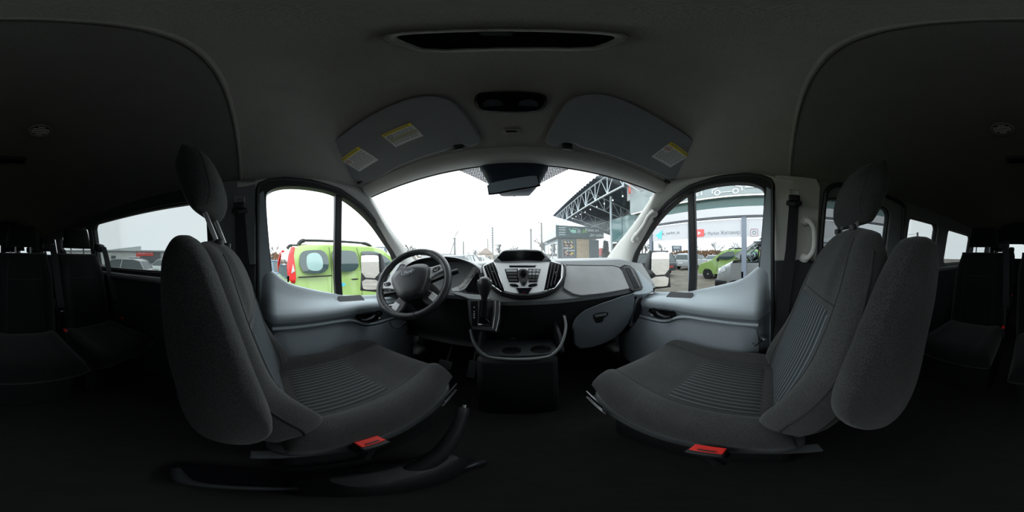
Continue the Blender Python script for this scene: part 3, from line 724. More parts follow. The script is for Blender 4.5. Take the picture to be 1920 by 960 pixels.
# ------------------------------------------------------------------ front seats
def sst(a, b, x): t = min(1, max(0, (x-a)/(b-a))); return t*t*(3-2*t)
def ringloft(bm, poly, x0, x1, prof=((0, .80), (.08, .90), (.22, .975), (.5, 1.0), (.78, .975), (.92, .90), (1, .80)), mi=0):
    n = len(poly); cy = sum(p[0] for p in poly)/n; cz = sum(p[1] for p in poly)/n; h = abs(x1-x0)
    def ins(s): 
        d = (1-s)*h*1.4; out = []
        for y, z in poly:
            v = V((y-cy, z-cz)); L = v.length; v = v*(max(.012, L-d)/L); out.append((cy+v.x, cz+v.y))
        return out
    loft(bm, [[(x0+(x1-x0)*t, y, z) for y, z in ins(s)] for t, s in prof], mi=mi)
def ribbon(bm, pts, wv, w, th=.0018):
    pts = [V(p) for p in pts]; P = []
    for i, p in enumerate(pts):
        wvv = V(wv[i]) if isinstance(wv, list) else V(wv); wvv.normalize(); ww = w[i] if isinstance(w, list) else w
        t = (pts[min(i+1, len(pts)-1)]-pts[max(i-1, 0)]).normalized(); n = t.cross(wvv).normalized()
        P.append([p-wvv*ww/2+n*th, p+wvv*ww/2+n*th, p+wvv*ww/2-n*th, p-wvv*ww/2-n*th])
    loft(bm, P)
def front_seat(label, cx, yb, tl, s, top=.60, arm=None, bol=.06, hoff=.085, hh=.112):
    st = thing('front_seat', label, 'car seat', (cx, yb+.2, FL), group='front seats')
    wC = .252
    def cpos(u, v): f = 1-.06*sst(.3, 1, v); return (cx+u*wC*f, yb-.04+(v+1)/2*.555-.02*abs(u)**3*sst(.5, 1, v), -.572+.012*sst(.2, 1, v))
    def ctf(u, v): return .070+.030*sst(.56, .76, abs(u))-.014*sst(.0, -.9, v)*(1-sst(.5, .7, abs(u)))+.010*sst(-.1, .5, v)-.006*(sst(.09, .13, v)-sst(.13, .17, v))*(abs(u) < .6)
    cu = Pillow(cpos, lambda u, v: (0, 0, 1), ctf, lambda u, v: .055, p=9, q=8)
    bm = NB(); cu.build(bm, 44, 48); c_ = obj('seat_cushion', bm, 'fabric', st, angle=180)
    bm = NB(); cu.patch(bm, -.58, .58, -.80, .125); obj('seat_insert', bm, 'rib', c_, label='striped grey seat insert')
    bm = NB(); cu.seam(bm, [(-.595+1.19*k/20, .13) for k in range(21)])
    for q in (-1, 1): cu.seam(bm, [(q*(.595+.06*sst(.3, .9, -.95+1.85*k/30)), -.95+1.85*k/30) for k in range(31)])
    cu.seam(bm, [(-.97*s*1, -.9+1.8*k/20) for k in range(21)]); obj('cushion_seam', bm, 'seam', c_)
    B0 = V((cx, yb, -.50)); D = V((0, -sin(tl), cos(tl))); N = V((0, cos(tl), sin(tl)))
    def wB(v): return lerp_table([(-1, .205), (-.8, .226), (-.5, .235), (0, .236), (.3, .230), (.6, .208), (.8, .18), (1, .135)], v)
    H0, H1 = -.07, top
    def bpos(u, v): h = H0+(H1-H0)*(v+1)/2; return B0+D*(h-.03*u*u*sst(.4, 1, v))-N*(.066-.012*sin(pi*(v+1)/2))+V((u*wB(v), 0, 0))
    def btf(u, v): return .062+(bol*sst(.58, .84, abs(u)))*(1-.75*sst(.15, .9, v))*(.15+1.15*sst(.0, -.8, v))+.012*sst(.2, .5, v)*(1-sst(.4, .6, abs(u)))
    bk = Pillow(bpos, lambda u, v: N, btf, lambda u, v: .035, p=8, q=6)
    bm = NB(); bk.build(bm, 48, 56); b_ = obj('backrest', bm, 'fabric', st, angle=180)
    bm = NB(); bk.patch(bm, -.66, .66, -.88, .32); obj('backrest_insert', bm, 'rib_blue', b_, label='blue-grey striped backrest insert')
    bm = NB()
    for q in (-1, 1): bk.seam(bm, [(q*(.68-.12*sst(.4, .95, v)), v) for v in [-.95+1.8*k/30 for k in range(31)]]); bk.seam(bm, [(q*.965, -.85+1.65*k/30) for k in range(31)], r=.003)
    bk.seam(bm, [(-.67+1.34*k/20, .33) for k in range(21)]); obj('backrest_seam', bm, 'seam', b_)
    def rpos(u, v): h = H0-.01+(H1-.03-H0)*(v+1)/2; return B0+D*h-N*.098+V((u*(wB(v)-.018), 0, 0))
    rs = Pillow(rpos, lambda u, v: N, lambda u, v: .020, lambda u, v: .026, p=7)
    bm = NB(); rs.build(bm, 30, 36); obj('backrest_shell', bm, 'fabric_side', st, angle=180)
    # headrest
    hc = B0+D*((top+.190) if s > 0 else (top+.120))-N*hoff; ht = tl-R(6); HD = V((0, -sin(ht), cos(ht))); HN = V((0, cos(ht), sin(ht)))
    hd = Pillow(lambda u, v: hc+V((u*(.122-.012*v*v-.012*sst(0, 1, v)), 0, 0))+HD*v*hh, lambda u, v: HN, lambda u, v: .062-.010*v, lambda u, v: .048+.014*v-.015*sst(.3, 1, v), p=3.2, q=3.2)
    bm = NB(); hd.build(bm, 30, 30); h_ = obj('headrest', bm, 'fabric_side', st, angle=180)
    for q in (-1, 1): bm = NB(); hd.seam(bm, [(q*.80, -.9+1.8*k/20) for k in range(21)], r=.0018); obj('headrest_seam', bm, 'seam', h_)
    for q in (-1, 1):
        bm = NB(); tube(bm, [B0+D*(top-.05)-N*(hoff-.01)+V((q*.055, 0, 0)), hc-HD*.03+V((q*.055, 0, 0))-HN*.01], .0065, 12); obj('headrest_post', bm, 'steel', h_)
        bm = NB(); lathe(bm, [(.011, -.012), (.012, .003), (.008, .006)], B0+D*(top-.018)-N*(hoff-.013)+V((q*.055, 0, 0)), 'z', 14); obj('post_collar', bm, 'black', h_)
    # folded-up armrest on the aisle side
    bm = NB(); x0, x1 = s*-0, 0
    xi = cx+s*.292; xo = cx+s*.235
    ringloft(bm, smooth_poly(arm, 3), xo, xi); ar = obj('armrest', bm, 'fabric_side', st, angle=180)
    cy = sum(p[0] for p in arm)/len(arm); cz = sum(p[1] for p in arm)/len(arm)
    # base: moulded cover, rails and pedestal
    bm = NB(); P = []
    for z, k in ((-.606, .97), (-.622, 1.03), (-.655, 1.03), (-.70, .95), (-.715, .90)):
        P.append([(cx+a*k, yb+.235+b*k*(1+.0*z), z+(.035*sst(.1, .25, b) if z < -.61 else .02*sst(.1, .25, b))) for a, b in rrect(-.235, -.29, .235, .255, .06, 6)])
    loft(bm, P); obj('seat_valance', bm, 'valance', st, angle=60)
    bm = NB(); box(bm, (cx, yb+.19, (-.71+FL)/2), (.40, .46, abs(FL+.70))); obj('pedestal', bm, 'dash_dark', st, bevel=.02)
    for q in (-1, 1):
        bm = NB(); box(bm, (cx+q*.20, yb+.21, -.722), (.035, .60, .022)); obj('seat_rail', bm, 'valance', st, bevel=.003)
        bm = NB(); box(bm, (cx+q*.20, yb+.515, -.712), (.05, .03, .05)); obj('rail_cap', bm, 'black', st, bevel=.006)
        bm = NB(); box(bm, (cx+q*.235, yb+.47, -.66), (.006, .10, .035)); br_ = obj('rail_bracket', bm, 'chrome', st, bevel=.001)
        for dz in (-.024, .024): bm = NB(); box(bm, (cx+q*.240, yb+.46, -.66+dz), (.004, .13, .004)); obj('bracket_edge', bm, 'steel', br_)
    return st, (B0, D, N)
armL = [(-.137, -.015), (-.118, -.195), (-.076, -.38), (-.035, -.425), (.0, -.418), (.022, -.34), (.0, -.20), (-.035, -.08), (-.080, .030), (-.118, .035)]
armR = [(-.218, .016), (-.240, .036), (-.292, .042), (-.328, .015), (-.298, -.14), (-.222, -.37), (-.170, -.455), (-.125, -.445), (-.078, -.33), (-.118, -.16), (-.172, -.050)]
front_seat("driver's dark cloth seat with raised armrest, behind the steering wheel", -.474, .075, R(16), 1, .59, armL, .055, .036, .118)
front_seat("passenger's dark cloth seat with raised armrest, facing the glovebox", .478, .0, R(20), -1, .645, armR, .040, .030, .120)
def buckle(label, p, s):
    t = thing('belt_buckle', label, 'seat belt buckle', V(p)-V((0, 0, .12)), group='front seat buckles')
    p = V(p); rt = Matrix.Rotation(R(-s*14), 3, 'Y')
    bm = NB(); box(bm, p-V((0, 0, .045)), (.028, .058, .075), rt); obj('buckle_case', bm, 'black', t, bevel=.005)
    bm = NB(); box(bm, p+V((0, 0, -.004)), (.024, .05, .010), rt); obj('release_button', bm, 'red', t, bevel=.002)
    bm = NB(); box(bm, p+V((-s*.008, 0, .002)), (.004, .026, .004), rt); obj('tongue_slot', bm, 'black', t)
    bm = NB(); tube(bm, [p-V((0, 0, .07)), p-V((s*.01, .02, .14))], .010, 8); obj('buckle_stalk', bm, 'black', t)
buckle("red-topped seat belt buckle beside the driver's cushion", (-.212, .165, -.565), -1)
buckle("red-topped seat belt buckle beside the passenger's cushion", (.205, .086, -.565), 1)
# parking brake lever
hb = thing('parking_brake', 'black parking brake lever standing beside the driver seat', 'parking brake', (-.135, .16, FL))
bm = NB(); tube(bm, catmull([(-.135, .18, -.80), (-.135, .25, -.745), (-.140, .35, -.67), (-.147, .43, -.605)], 5), [.022]*5+[.020]*5+[.019]*5+[.016], 12, flat=1.15); obj('lever_grip', bm, 'black', hb)
bm = NB(); tube(bm, [(-.147, .428, -.607), (-.148, .440, -.597)], [.007, .006], 10); obj('release_button', bm, 'steel', hb)
bm = NB(); tube(bm, [(-.132, .30, -.69), (-.137, .38, -.628)], .004, 6); obj('lever_ridge', bm, 'trim_grey', hb)
bm = NB(); loft(bm, [[(-.135+a*k, .16+b*k, z) for a, b in rrect(-.045, -.12, .045, .14, .035)] for z, k in ((FL, 1.15), (-.86, 1.05), (-.80, .8), (-.785, .5))]); obj('lever_base', bm, 'dash_dark', hb)
# raised floor moulding round the driver's pedestal
fm = thing('floor_moulding', 'black floor moulding with a rounded lip beside the driver seat pedestal', 'floor trim', (-.2, 0, FL))
bm = NB(); tube(bm, catmull([(-.07, .29, -.925), (-.10, .22, -.905), (-.13, .145, -.90), (-.137, .05, -.90), (-.145, -.015, -.90), (-.165, -.075, -.905), (-.23, -.12, -.92)], 6), .012, 10, flat=1.4); obj('moulding_lip', bm, 'trim_dark', fm)
bm = NB(); sheet(bm, [(-.24, -.12), (-.16, -.07), (-.145, .0), (-.14, .06), (-.13, .14), (-.10, .20), (-.26, .20), (-.26, -.12)], [], lambda x, y, t: (x, y, -.905-t), .1, .04); obj('moulding_top', bm, 'gloss', fm)
bm = NB(); tube(bm, [(-.14, .20, -.90), (-.09, .225, -.898), (-.075, .27, -.898)], .0018, 6); obj('metal_edge', bm, 'steel', fm)

# ------------------------------------------------------------------ seat belts
def belt(lb, sd, pts, wv, w, ty, sx):
    t = thing('seat_belt', lb, 'seat belt', (sd*.80, -.09, -.9), group='front seat belts')
    bm = NB(); ribbon(bm, pts, wv, w); obj('webbing', bm, 'belt', t)
    a = V(pts[0])
    bm = NB(); box(bm, a+V((-sd*.006, 0, .025)), (.02, .055, .035)); obj('belt_guide', bm, 'black', t, bevel=.008)
    bm = NB(); tube(bm, [a+V((-sd*.008, -.03, .0)), a+V((-sd*.02, 0, -.012)), a+V((-sd*.008, .035, -.002))], .013, 10); obj('guide_loop', bm, 'black', t)
    bm = NB(); tube(bm, [a+V((sd*.004, -.022, .035)), a+V((sd*.004, -.022, .075)), a+V((sd*.004, .022, .075)), a+V((sd*.004, .022, .035))], .0035, 6); obj('height_adjuster', bm, 'trim_light', t)
    return t
bl = belt("driver's black seat belt hanging on the left door pillar", -1, [(-.782, -.095, .235), (-.782, -.092, .20), (-.80, -.085, .02), (-.815, -.06, -.20), (-.80, -.02, -.45), (-.80, .0, -.72)], (0, 1, .05), [.05, .048, .062, .07, .07, .06], 0, 0)
br = belt("passenger's black seat belt hanging on the right door pillar", 1, [(.782, -.110, .255), (.782, -.108, .22), (.80, -.098, .02), (.815, -.07, -.20), (.80, -.04, -.45), (.80, -.02, -.72)], (0, 1, .05), [.05, .048, .055, .06, .06, .055], 0, 0)
bm = NB(); tube(bm, [(.765, .045, -.450), (.735, .075, -.468), (.750, .090, -.465), (.778, .063, -.447)], .004, 8, closed=True); tg = obj('belt_tongue', bm, 'chrome', br)
bm = NB(); box(bm, (.778, .040, -.440), (.055, .02, .012), Matrix.Rotation(R(30), 3, 'Z')); obj('tongue_grip', bm, 'steel', tg, bevel=.004)

# ------------------------------------------------------------------ rear seats
def rear_seat():
    t = thing('passenger_seat', 'passenger seat', 'car seat', (0, 0, 0))
    cu = Pillow(lambda u, v: (u*.225, .04+.24*v, .37), lambda u, v: (0, 0, 1), lambda u, v: .07+.02*sst(.5, .8, abs(u)), lambda u, v: .05, p=7)
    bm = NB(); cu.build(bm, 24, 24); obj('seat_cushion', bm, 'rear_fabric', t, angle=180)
    tl = R(14); B0 = V((0, -.17, .42)); D = V((0, -sin(tl), cos(tl))); N = V((0, cos(tl), sin(tl)))
    bk = Pillow(lambda u, v: B0+D*(.29+.33*v)+V((u*(.225-.03*sst(.4, 1, v)), 0, 0))-N*.06, lambda u, v: N, lambda u, v: .06+.03*sst(.5, .8, abs(u))*(1-sst(.3, .9, v)), lambda u, v: .06, p=6)
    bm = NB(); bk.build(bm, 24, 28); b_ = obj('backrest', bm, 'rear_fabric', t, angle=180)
    bm = NB()
    for q in (-1, 1): bk.seam(bm, [(q*.56, -.9+1.7*k/20) for k in range(21)])
    bk.seam(bm, [(-.55+1.1*k/10, .35) for k in range(11)]); obj('backrest_seam', bm, 'seam', b_)
    hc = B0+D*.76-N*.05
    hd = Pillow(lambda u, v: hc+V((u*(.125-.01*v), 0, 0))+D*v*.095, lambda u, v: N, lambda u, v: .045, lambda u, v: .05, p=3.5)
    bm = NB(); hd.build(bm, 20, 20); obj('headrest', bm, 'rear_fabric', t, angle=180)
    for q in (-1, 1):
        bm = NB(); tube(bm, [B0+D*.58-N*.055+V((q*.06, 0, 0)), hc-D*.05+V((q*.06, 0, 0))], .006, 8); obj('headrest_post', bm, 'steel', t)
    bm = NB(); box(bm, (-.195, -.335, .42+.645), (.08, .10, .07), Matrix.Rotation(R(-12), 3, 'X')); obj('belt_guide', bm, 'black', t, bevel=.02)
    bm = NB(); ribbon(bm, [(-.205, -.275, 1.07), (-.225, -.26, .98), (-.235, -.18, .72), (-.238, -.14, .62)], (1, -.2, 0), .05); obj('belt_webbing', bm, 'belt', t)
    bm = NB(); tube(bm, [(-.251, -.125, .60), (-.226, -.125, .60), (-.228, -.12, .555), (-.249, -.12, .555)], .0035, 6, closed=True); obj('belt_tongue', bm, 'chrome', t)
    bm = NB(); box(bm, (0, -.02, .17), (.40, .40, .30)); obj('seat_stand', bm, 'black', t, bevel=.03)
    bm = NB(); box(bm, (-.236, -.06, .44), (.022, .045, .07)); box_ = obj('belt_buckle', bm, 'black', t, bevel=.004)
    bm = NB(); box(bm, (-.235, -.06, .478), (.018, .036, .010)); obj('release_button', bm, 'red', box_, bevel=.002)
    return t
def kids(o): return [c for c in bpy.data.objects if c.parent == o]
def copy_tree(o, parent=None):
    c = o.copy(); COL.objects.link(c); c.parent = parent
    for ch in kids(o): copy_tree(ch, c)
    return c
proto = rear_seat()
spots = [(-.155, -.90, 'dark rear seat of the row behind, in the middle by the aisle'), (-.625, -.90, 'dark rear seat of the row behind, beside the big left window'), (.385, -1.0, 'dark rear seat of the row behind, on its own by the right wall'),
         (-.625, -1.85, 'dark seat of the last row but one, beside the left wall'), (-.16, -1.85, 'dark seat of the last row but one, left of the aisle'), (.42, -1.98, 'dark seat of the last row but one, by the right wall'),
         (-.60, -2.85, 'dark seat in the last row by the left rear corner'), (-.10, -2.85, 'dark seat in the last row near the middle'), (.55, -2.85, 'dark seat in the last row by the right rear corner')]
for i, (x, y, lb) in enumerate(spots):
    o = proto if i == 0 else copy_tree(proto)
    o.location = (x, y+.0, FL-.03); o['label'] = lb; o['group'] = 'rear seats'

# ------------------------------------------------------------------ dashboard
FP0 = V((0, .872, -.030)); FN = V((0, -1, .72)).normalized()
def fp(px, py, off=0.0): return at(px, py, pl=(FP0+FN*off, FN))
def fpd(px, py, off=0.0): return at(px, py, pl=(V((0, .965, -.04))+FN*off, FN))
DB = thing('dashboard', 'grey dashboard with silver centre stack under the windscreen', 'dashboard', (0, 1.0, FL))
PA = [(1.50, -.22), (1.10, -.115), (.99, -.048), (.925, -.022), (.89, -.019), (.868, -.032), (.752, -.196), (.742, -.215), (.75, -.235), (.815, -.45), (.86, -.55), (.95, -.60), (1.36, -.60)]
def dprof(x):
    f = sst(-.20, -.12, x); out = []
    for k, (y, z) in enumerate(PA):
        if k in (3, 4, 5, 6, 7, 8, 9, 10): y += .075*(1-f)
        if k in (3, 4, 5) : z -= .012*(1-f)
        if abs(x) > .62: 
            e = sst(.62, .87, abs(x)); z -= .055*e*(1 if k in (2, 3, 4) else .6 if k == 5 else 0); y += .02*e*(k in (5, 6, 7))
        out.append((x, y, z))
    return out
def dash_band(name, k0, k1, m, xs, par=None, off=0):
    bm = NB(); P = []
    for x in xs:
        q = dprof(x)[k0:k1+1]; P.append(q)
    # smooth along the profile
    P = [[v for v in catmull(q, 3)] for q in P]
    grid(bm, P); return obj(name, bm, m, par or DB, angle=50)
xs = [-.87+1.74*i/48 for i in range(49)]
dash_band('dash_top', 0, 5, 'dash_top', xs); dash_band('fascia', 5, 8, 'dash', xs)
dash_band('lower_dash', 8, 12, 'dash_dark', xs)
def plate(name, px, o0, o1, m, par=DB, f=fp, bevel=.002, it=0, **k):
    bm = NB(); q = smooth_poly(px, it) if it else px
    prism(bm, [f(*p, o1) for p in q], -FN*(o1-o0)); return obj(name, bm, m, par, bevel=bevel, angle=35, **k)
def ptube(name, px, off, r, m, par=DB, f=fp, closed=False):
    bm = NB(); tube(bm, [f(*p, off) for p in px], r, 8, closed=closed); return obj(name, bm, m, par)
# centre stack
lip = plate('stack_surround', [(901, 499), (910, 491), (1055, 491), (1062, 500), (1062, 520), (1050, 541), (1025, 556), (985, 561), (948, 557), (922, 543), (905, 520)], 0, .022, 'black', it=1, bevel=.006)
bez = plate('centre_stack', [(904, 499), (909, 494), (928, 487), (985, 485), (1033, 487), (1054, 494), (1058, 503), (1056, 522), (1043, 539), (1018, 549), (985, 553), (953, 550), (930, 541), (912, 526), (906, 512)], .01, .036, 'silver', it=1, bevel=.006)
# screen pod: a hooded box standing on the stack
bm = NB()
o_p = [(924, 489), (941, 470), (950, 467.5), (985, 466.5), (1008, 467.5), (1017, 470), (1035, 489)]; i_p = [(932, 483), (944, 471.5), (985, 470), (1013, 471.5), (1022, 482), (1016, 489.5), (985, 488), (940, 490)]
prism(bm, [at(*p, y=.822) for p in o_p], (0, .13, -.012)); pod = obj('screen_pod', bm, 'dash_top', DB, bevel=.006)
bm = NB(); prism(bm, [at(*p, y=.8205) for p in i_p], (0, .004, 0)); obj('display', bm, 'gloss', pod)
plate('disc_slot', [(955, 498.2), (1004, 498.2), (1004, 501), (955, 501)], .034, .0375, 'gloss', bez, bevel=0)
ptube('slot_edge', [(953, 497.6), (1006, 497.6)], .0375, .0008, 'chrome', bez)
for lb, fr in (('left', [(907, 499), (925.5, 491), (946, 545.5), (940, 546.5), (917, 529)]), ('right', [(1031, 490), (1053, 496), (1051, 522), (1040, 539), (1020, 545)])):
    v = plate('air_vent', fr, .030, .0375, 'gloss', bez, bevel=0)
    for k in range(3):
        t = .2+.28*k
        if lb == 'left': a = (907+(925.5-907)*t+1, 499+(491-499)*t+1.5); b = (918+(946-918)*t, 529+(545-529)*t-1)
        else: a = (1031+22*t, 490+6*t+1); b = (1021+24*t, 545-14*t-1)
        bm = NB(); ribbon(bm, [fp(*a, .038), fp(*b, .038)], FN, .012, .0016); obj('vent_slat', bm, 'slat', v)
    mid = (923, 512) if lb == 'left' else (1042, 513)
    bm = NB(); box(bm, fp(*mid, .041), (.012, .01, .018)); obj('vent_knob', bm, 'slat', v, bevel=.002)
    ptube('vent_rim', ([(917, 529.5), (940, 547), (947, 545.5), (926, 490.5)] if lb == 'left' else [(1020, 546), (1041, 540), (1053, 522), (1054, 496)]), .037, .0016, 'chrome', v)
# button banks
bk = plate('button_bank', [(946, 504), (971, 503.5), (973, 529), (954, 528.5), (951, 522)], .034, .0385, 'gloss', bez)
for r_ in range(4):
    y0 = 505+r_*6; x0 = 948.5+r_*1.6
    plate('button', [(x0, y0), (969+r_*.4, y0), (969.4+r_*.4, y0+4.4), (x0+1.2, y0+4.4)], .037, .041, 'black' if r_ else 'dash', bk, bevel=.0008)
bk = plate('button_bank', [(990, 503.5), (1014, 504), (1009, 522), (1006, 528.5), (991, 529)], .034, .0385, 'gloss', bez)
for r_ in range(4):
    for c in range(3):
        y0 = 505+r_*6; x0 = 991.5+7.1*c*(1-.06*r_)
        plate('button', [(x0, y0), (x0+6-.3*r_, y0), (x0+5.8-.3*r_, y0+4.6), (x0, y0+4.6)], .037, .0408, 'black' if r_ > 1 else 'dash', bk, bevel=.0006)
sh = plate('control_shield', [(972, 504), (989, 504), (992, 516), (988, 529), (984, 535.5), (979, 535.5), (975, 529), (970, 516)], .034, .041, 'black', bez, it=1)
bm = NB(); lathe(bm, [(.016, .0), (.016, .006), (.013, .010), (.001, .011)], (0, 0, 0), 'z', 24); bmesh.ops.transform(bm, matrix=Matrix.Translation(fp(981, 513, .041)) @ V((0, 0, 1)).rotation_difference(FN).to_matrix().to_4x4(), verts=bm.verts[:]); obj('selector_knob', bm, 'gloss', sh)
bm = NB(); lathe(bm, [(.011, .0), (.011, .006), (.009, .009), (.001, .0095)], (0, 0, 0), 'z', 20); bmesh.ops.transform(bm, matrix=Matrix.Translation(fp(981.5, 528, .041)) @ V((0, 0, 1)).rotation_difference(FN).to_matrix().to_4x4(), verts=bm.verts[:]); obj('volume_knob', bm, 'black', sh)
ptube('knob_ring', [(981.5+4.2*cos(a*pi/8), 528+4.2*sin(a*pi/8)) for a in range(16)], .047, .0007, 'chrome', sh, closed=True)
for q in ([(954, 531.5), (970, 532), (973, 537), (969, 537.8), (957, 536)], [(992, 532), (1009, 530.5), (1006, 535.5), (993, 537.8), (990, 536.5)]): plate('pill_button', q, .034, .040, 'gloss', bez, it=1)
hzp = plate('hazard_pocket', [(968, 540), (997, 539.5), (990, 551), (974, 551)], .034, .0375, 'gloss', bez, bevel=0)
ptube('pocket_rim', [(967.5, 540), (974, 551.5), (990, 551.5), (997.5, 540)], .038, .0013, 'chrome', hzp)
ptube('hazard_symbol', [(979.5, 550), (982, 547), (984.5, 550)], .038, .0006, 'red', hzp, closed=True)

# upper glovebox lid and right vent
lid = plate('upper_glovebox_lid', [(1063, 498), (1148, 499), (1160, 502), (1168, 508), (1184, 540), (1130, 550), (1090, 554), (1075, 551), (1058, 541), (1056, 538)], 0, .008, 'dash_lid', it=0, bevel=.003)
ptube('lid_gap', [(1061, 496.8), (1149, 497.8), (1161, 501), (1170, 508), (1187, 541)], .006, .0022, 'black', lid)
ptube('lid_gap', [(1187, 541), (1130, 551.5), (1090, 555.5), (1073, 552.5), (1055, 542)], .006, .0022, 'black', lid)
vr = plate('air_vent', [(1164, 499), (1171, 495.5), (1182, 498), (1190, 505), (1206, 539), (1204, 543), (1187, 545.5), (1183, 543)], .0, .014, 'black', bevel=.003)
plate('vent_hole', [(1170, 501), (1180, 499.5), (1187, 505), (1201, 538), (1189, 541)], .012, .0155, 'gloss', vr, bevel=0)
for k in range(4):
    t = .2+.2*k; bm = NB(); ribbon(bm, [fp(1171+11*t, 501.5+1*t, .017), fp(1189+12*t, 541-2.5*t, .017)], FN, .010, .0014); obj('vent_slat', bm, 'slat', vr)
bm = NB(); box(bm, fp(1186, 519, .018), (.014, .012, .016)); obj('vent_knob', bm, 'slat', vr, bevel=.002)
# end cap of the dash by the right door, side pocket
QN = V((0, -1, -.35)).normalized()
def fq(px, py, off=0): return at(px, py, pl=(V((0, .722, -.2))+QN*off, QN))
plate('end_cap', [(1192, 502), (1206, 517), (1224, 533), (1226, 549), (1190, 554), (1188, 546), (1207, 541)], -.03, .006, 'door_blue', bevel=.006, it=1)
gb = plate('lower_glovebox', [(1086, 589), (1105, 576), (1188, 547.5), (1192, 552), (1186, 597), (1160, 630), (1120, 650), (1078, 655), (1074, 620), (1077, 600)], -.02, .012, 'door_mid', f=fq, it=1, bevel=.008)
plate('latch_dish', [(1112, 588), (1141, 584), (1140, 592), (1132, 596), (1131, 604), (1117, 606), (1114, 597)], .010, .0145, 'dash_dark', gb, f=fq, it=1, bevel=.001)
plate('latch_handle', [(1115, 590), (1138, 586.5), (1137, 591), (1117, 595)], .013, .020, 'dash', gb, f=fq, bevel=.002)
plate('side_pocket', [(1193, 553), (1212, 551), (1210, 560), (1200, 603), (1192, 611), (1182, 609), (1187, 597)], -.02, .012, 'door_mid', f=fq, it=1, bevel=.004)
plate('pocket_hole', [(1196, 560), (1207, 556), (1198, 600), (1190, 606), (1184, 603)], .010, .0135, 'black', f=fq, it=1, bevel=0)
bm = NB(); lathe(bm, [(.024, 0), (.026, .008), (.021, .012), (.020, .004), (.001, .003)], (0, 0, 0), 'y', 24); bmesh.ops.transform(bm, matrix=Matrix.Translation(at(1058, 577, y=.775)) @ Matrix.Diagonal((1, -1, 1, 1)), verts=bm.verts[:]); obj('power_socket', bm, 'gloss', DB)

# lower console with the tray, cup holders and the curved grey rim
bm = NB()
def uq(px, py, y=.64): return at(px, py, y=y)
Ur = [(1058, 592), (1061, 610), (1058, 630), (1050, 650), (1036, 664), (1020, 669.5), (985, 673), (940, 672), (912, 667), (897, 655), (887, 638), (882, 618)]
c = catmull([uq(*p, y=lerp_table([(590, .72), (612, .69), (640, .655), (700, .64)], p[1])) for p in Ur], 4)
ribbon(bm, c, (0, 1, 0), .014, .005); rimo = obj('console_rim', bm, 'trim_grey', DB, bevel=.002)
xl, xr = -.185, .19
bm = NB(); box(bm, (.003, .83, (-.475+FL)/2-.005), (.345, .36, abs(FL+.475))); obj('console_base', bm, 'dash_dark', DB, bevel=.03)
CUP = [(-.022, .698, .037), (.105, .698, .040)]
circ = lambda x, y, r: [(x+r*1.15*cos(2*pi*k/24), y+r*sin(2*pi*k/24)) for k in range(24)]
bm = NB(); sheet(bm, rrect(-.165, .650, .175, .80, .03), [circ(*c_) for c_ in CUP], lambda x, y, t: (x, y, -.455-t), .05, .012); obj('cup_tray', bm, 'trim_dark', DB, bevel=.002)
for x, y, r in CUP:
    bm = NB(); grid(bm, [[(x+r*1.15*cos(2*pi*k/24)*s_, y+r*sin(2*pi*k/24)*s_, z) for k in range(24)] for s_, z in ((1, -.457), (.95, -.52), (.05, -.52))], closed_v=True); obj('cup_holder', bm, 'black', DB)
bm = NB(); box(bm, (.02, .86, -.36), (.33, .02, .22)); obj('tray_back', bm, 'dash_dark', DB)
for sx_ in (-.165, .185):
    bm = NB(); sheet(bm, smooth_poly([(.72, -.36), (.90, -.33), (.90, -.48), (.66, -.48), (.655, -.45)], 1), [], lambda y, z, t: (sx_+t, y, z), .05, .014); obj('console_cheek', bm, 'black', DB, bevel=.003)
bm = NB(); tube(bm, [(-.02+.016*cos(a*pi/6), .800, -.445+.004*sin(a*pi/6)) for a in range(7)], .003, 6); obj('tray_clip', bm, 'chrome', DB)

# gear selector panel and lever
gp = plate('selector_panel', [(876, 563), (880, 561), (935, 562), (939, 566), (937, 600), (931, 622), (885, 618), (879, 600)], -.02, .022, 'dash_dark', bevel=.004)
plate('indicator_strip', [(882, 564), (897, 564), (895, 612), (885, 611)], .021, .0245, 'gloss', gp, bevel=.001)
for s_, py in (('P', 576.5), ('R', 584), ('N', 588.2), ('D', 592), ('M', 596)):
    c0 = fp(889, py, .0247); text_obj('letter', s_, .0085, frame_mtx(c0, (1, 0, 0), (0, .72, 1)), 'white', gp, .0002)
plate('selector_gate', [(899, 563), (926, 563), (922, 612), (897, 610)], .021, .0235, 'gloss', gp, bevel=.001)
ptube('gate_trim', [(929, 564), (928, 590), (924, 616)], .0235, .0018, 'steel', gp)
ptube('gate_trim', [(937, 566), (935.5, 596), (930, 621)], .0225, .0016, 'steel', gp)
ptube('gate_mark', [(896, 607.5), (908, 609), (919, 609)], .0245, .0008, 'chrome', gp); ptube('gate_mark', [(910, 596), (919, 605)], .0245, .0008, 'chrome', gp)
gs = thing('gear_lever', 'black gear lever with chrome-sided knob on the dash', 'gear lever', fp(909, 598, .02))
k0 = fp(908, 592, .02); k1 = at(908, 560, y=.650); k2 = at(908.5, 538, y=.635); k3 = at(909, 519, y=.635)
bm = NB(); tube(bm, catmull([k0, k0.lerp(k1, .5), k1], 4), [.017, .0165, .016, .015, .0145, .014, .014, .013, .013], 14); obj('lever_boot', bm, 'black', gs)
dk = (k3-k1).normalized(); L_ = (k3-k1).length
bm = NB(); tube(bm, [k1+dk*L_*t for t in (-.02, .1, .3, .5, .7, .85, .95, 1.0)], [.012, .014, .020, .0255, .0285, .026, .018, .004], 20, upv=(0, -1, 0), flat=.8); kn = obj('lever_knob', bm, 'leather', gs)
for q in (-1, 1):
    bm = NB(); tube(bm, [k1+dk*L_*t+V((q*w, -.004, 0)) for t, w in ((.2, .0165), (.45, .0235), (.7, .0275), (.85, .025))], .0025, 8); obj('knob_trim', bm, 'chrome', kn)

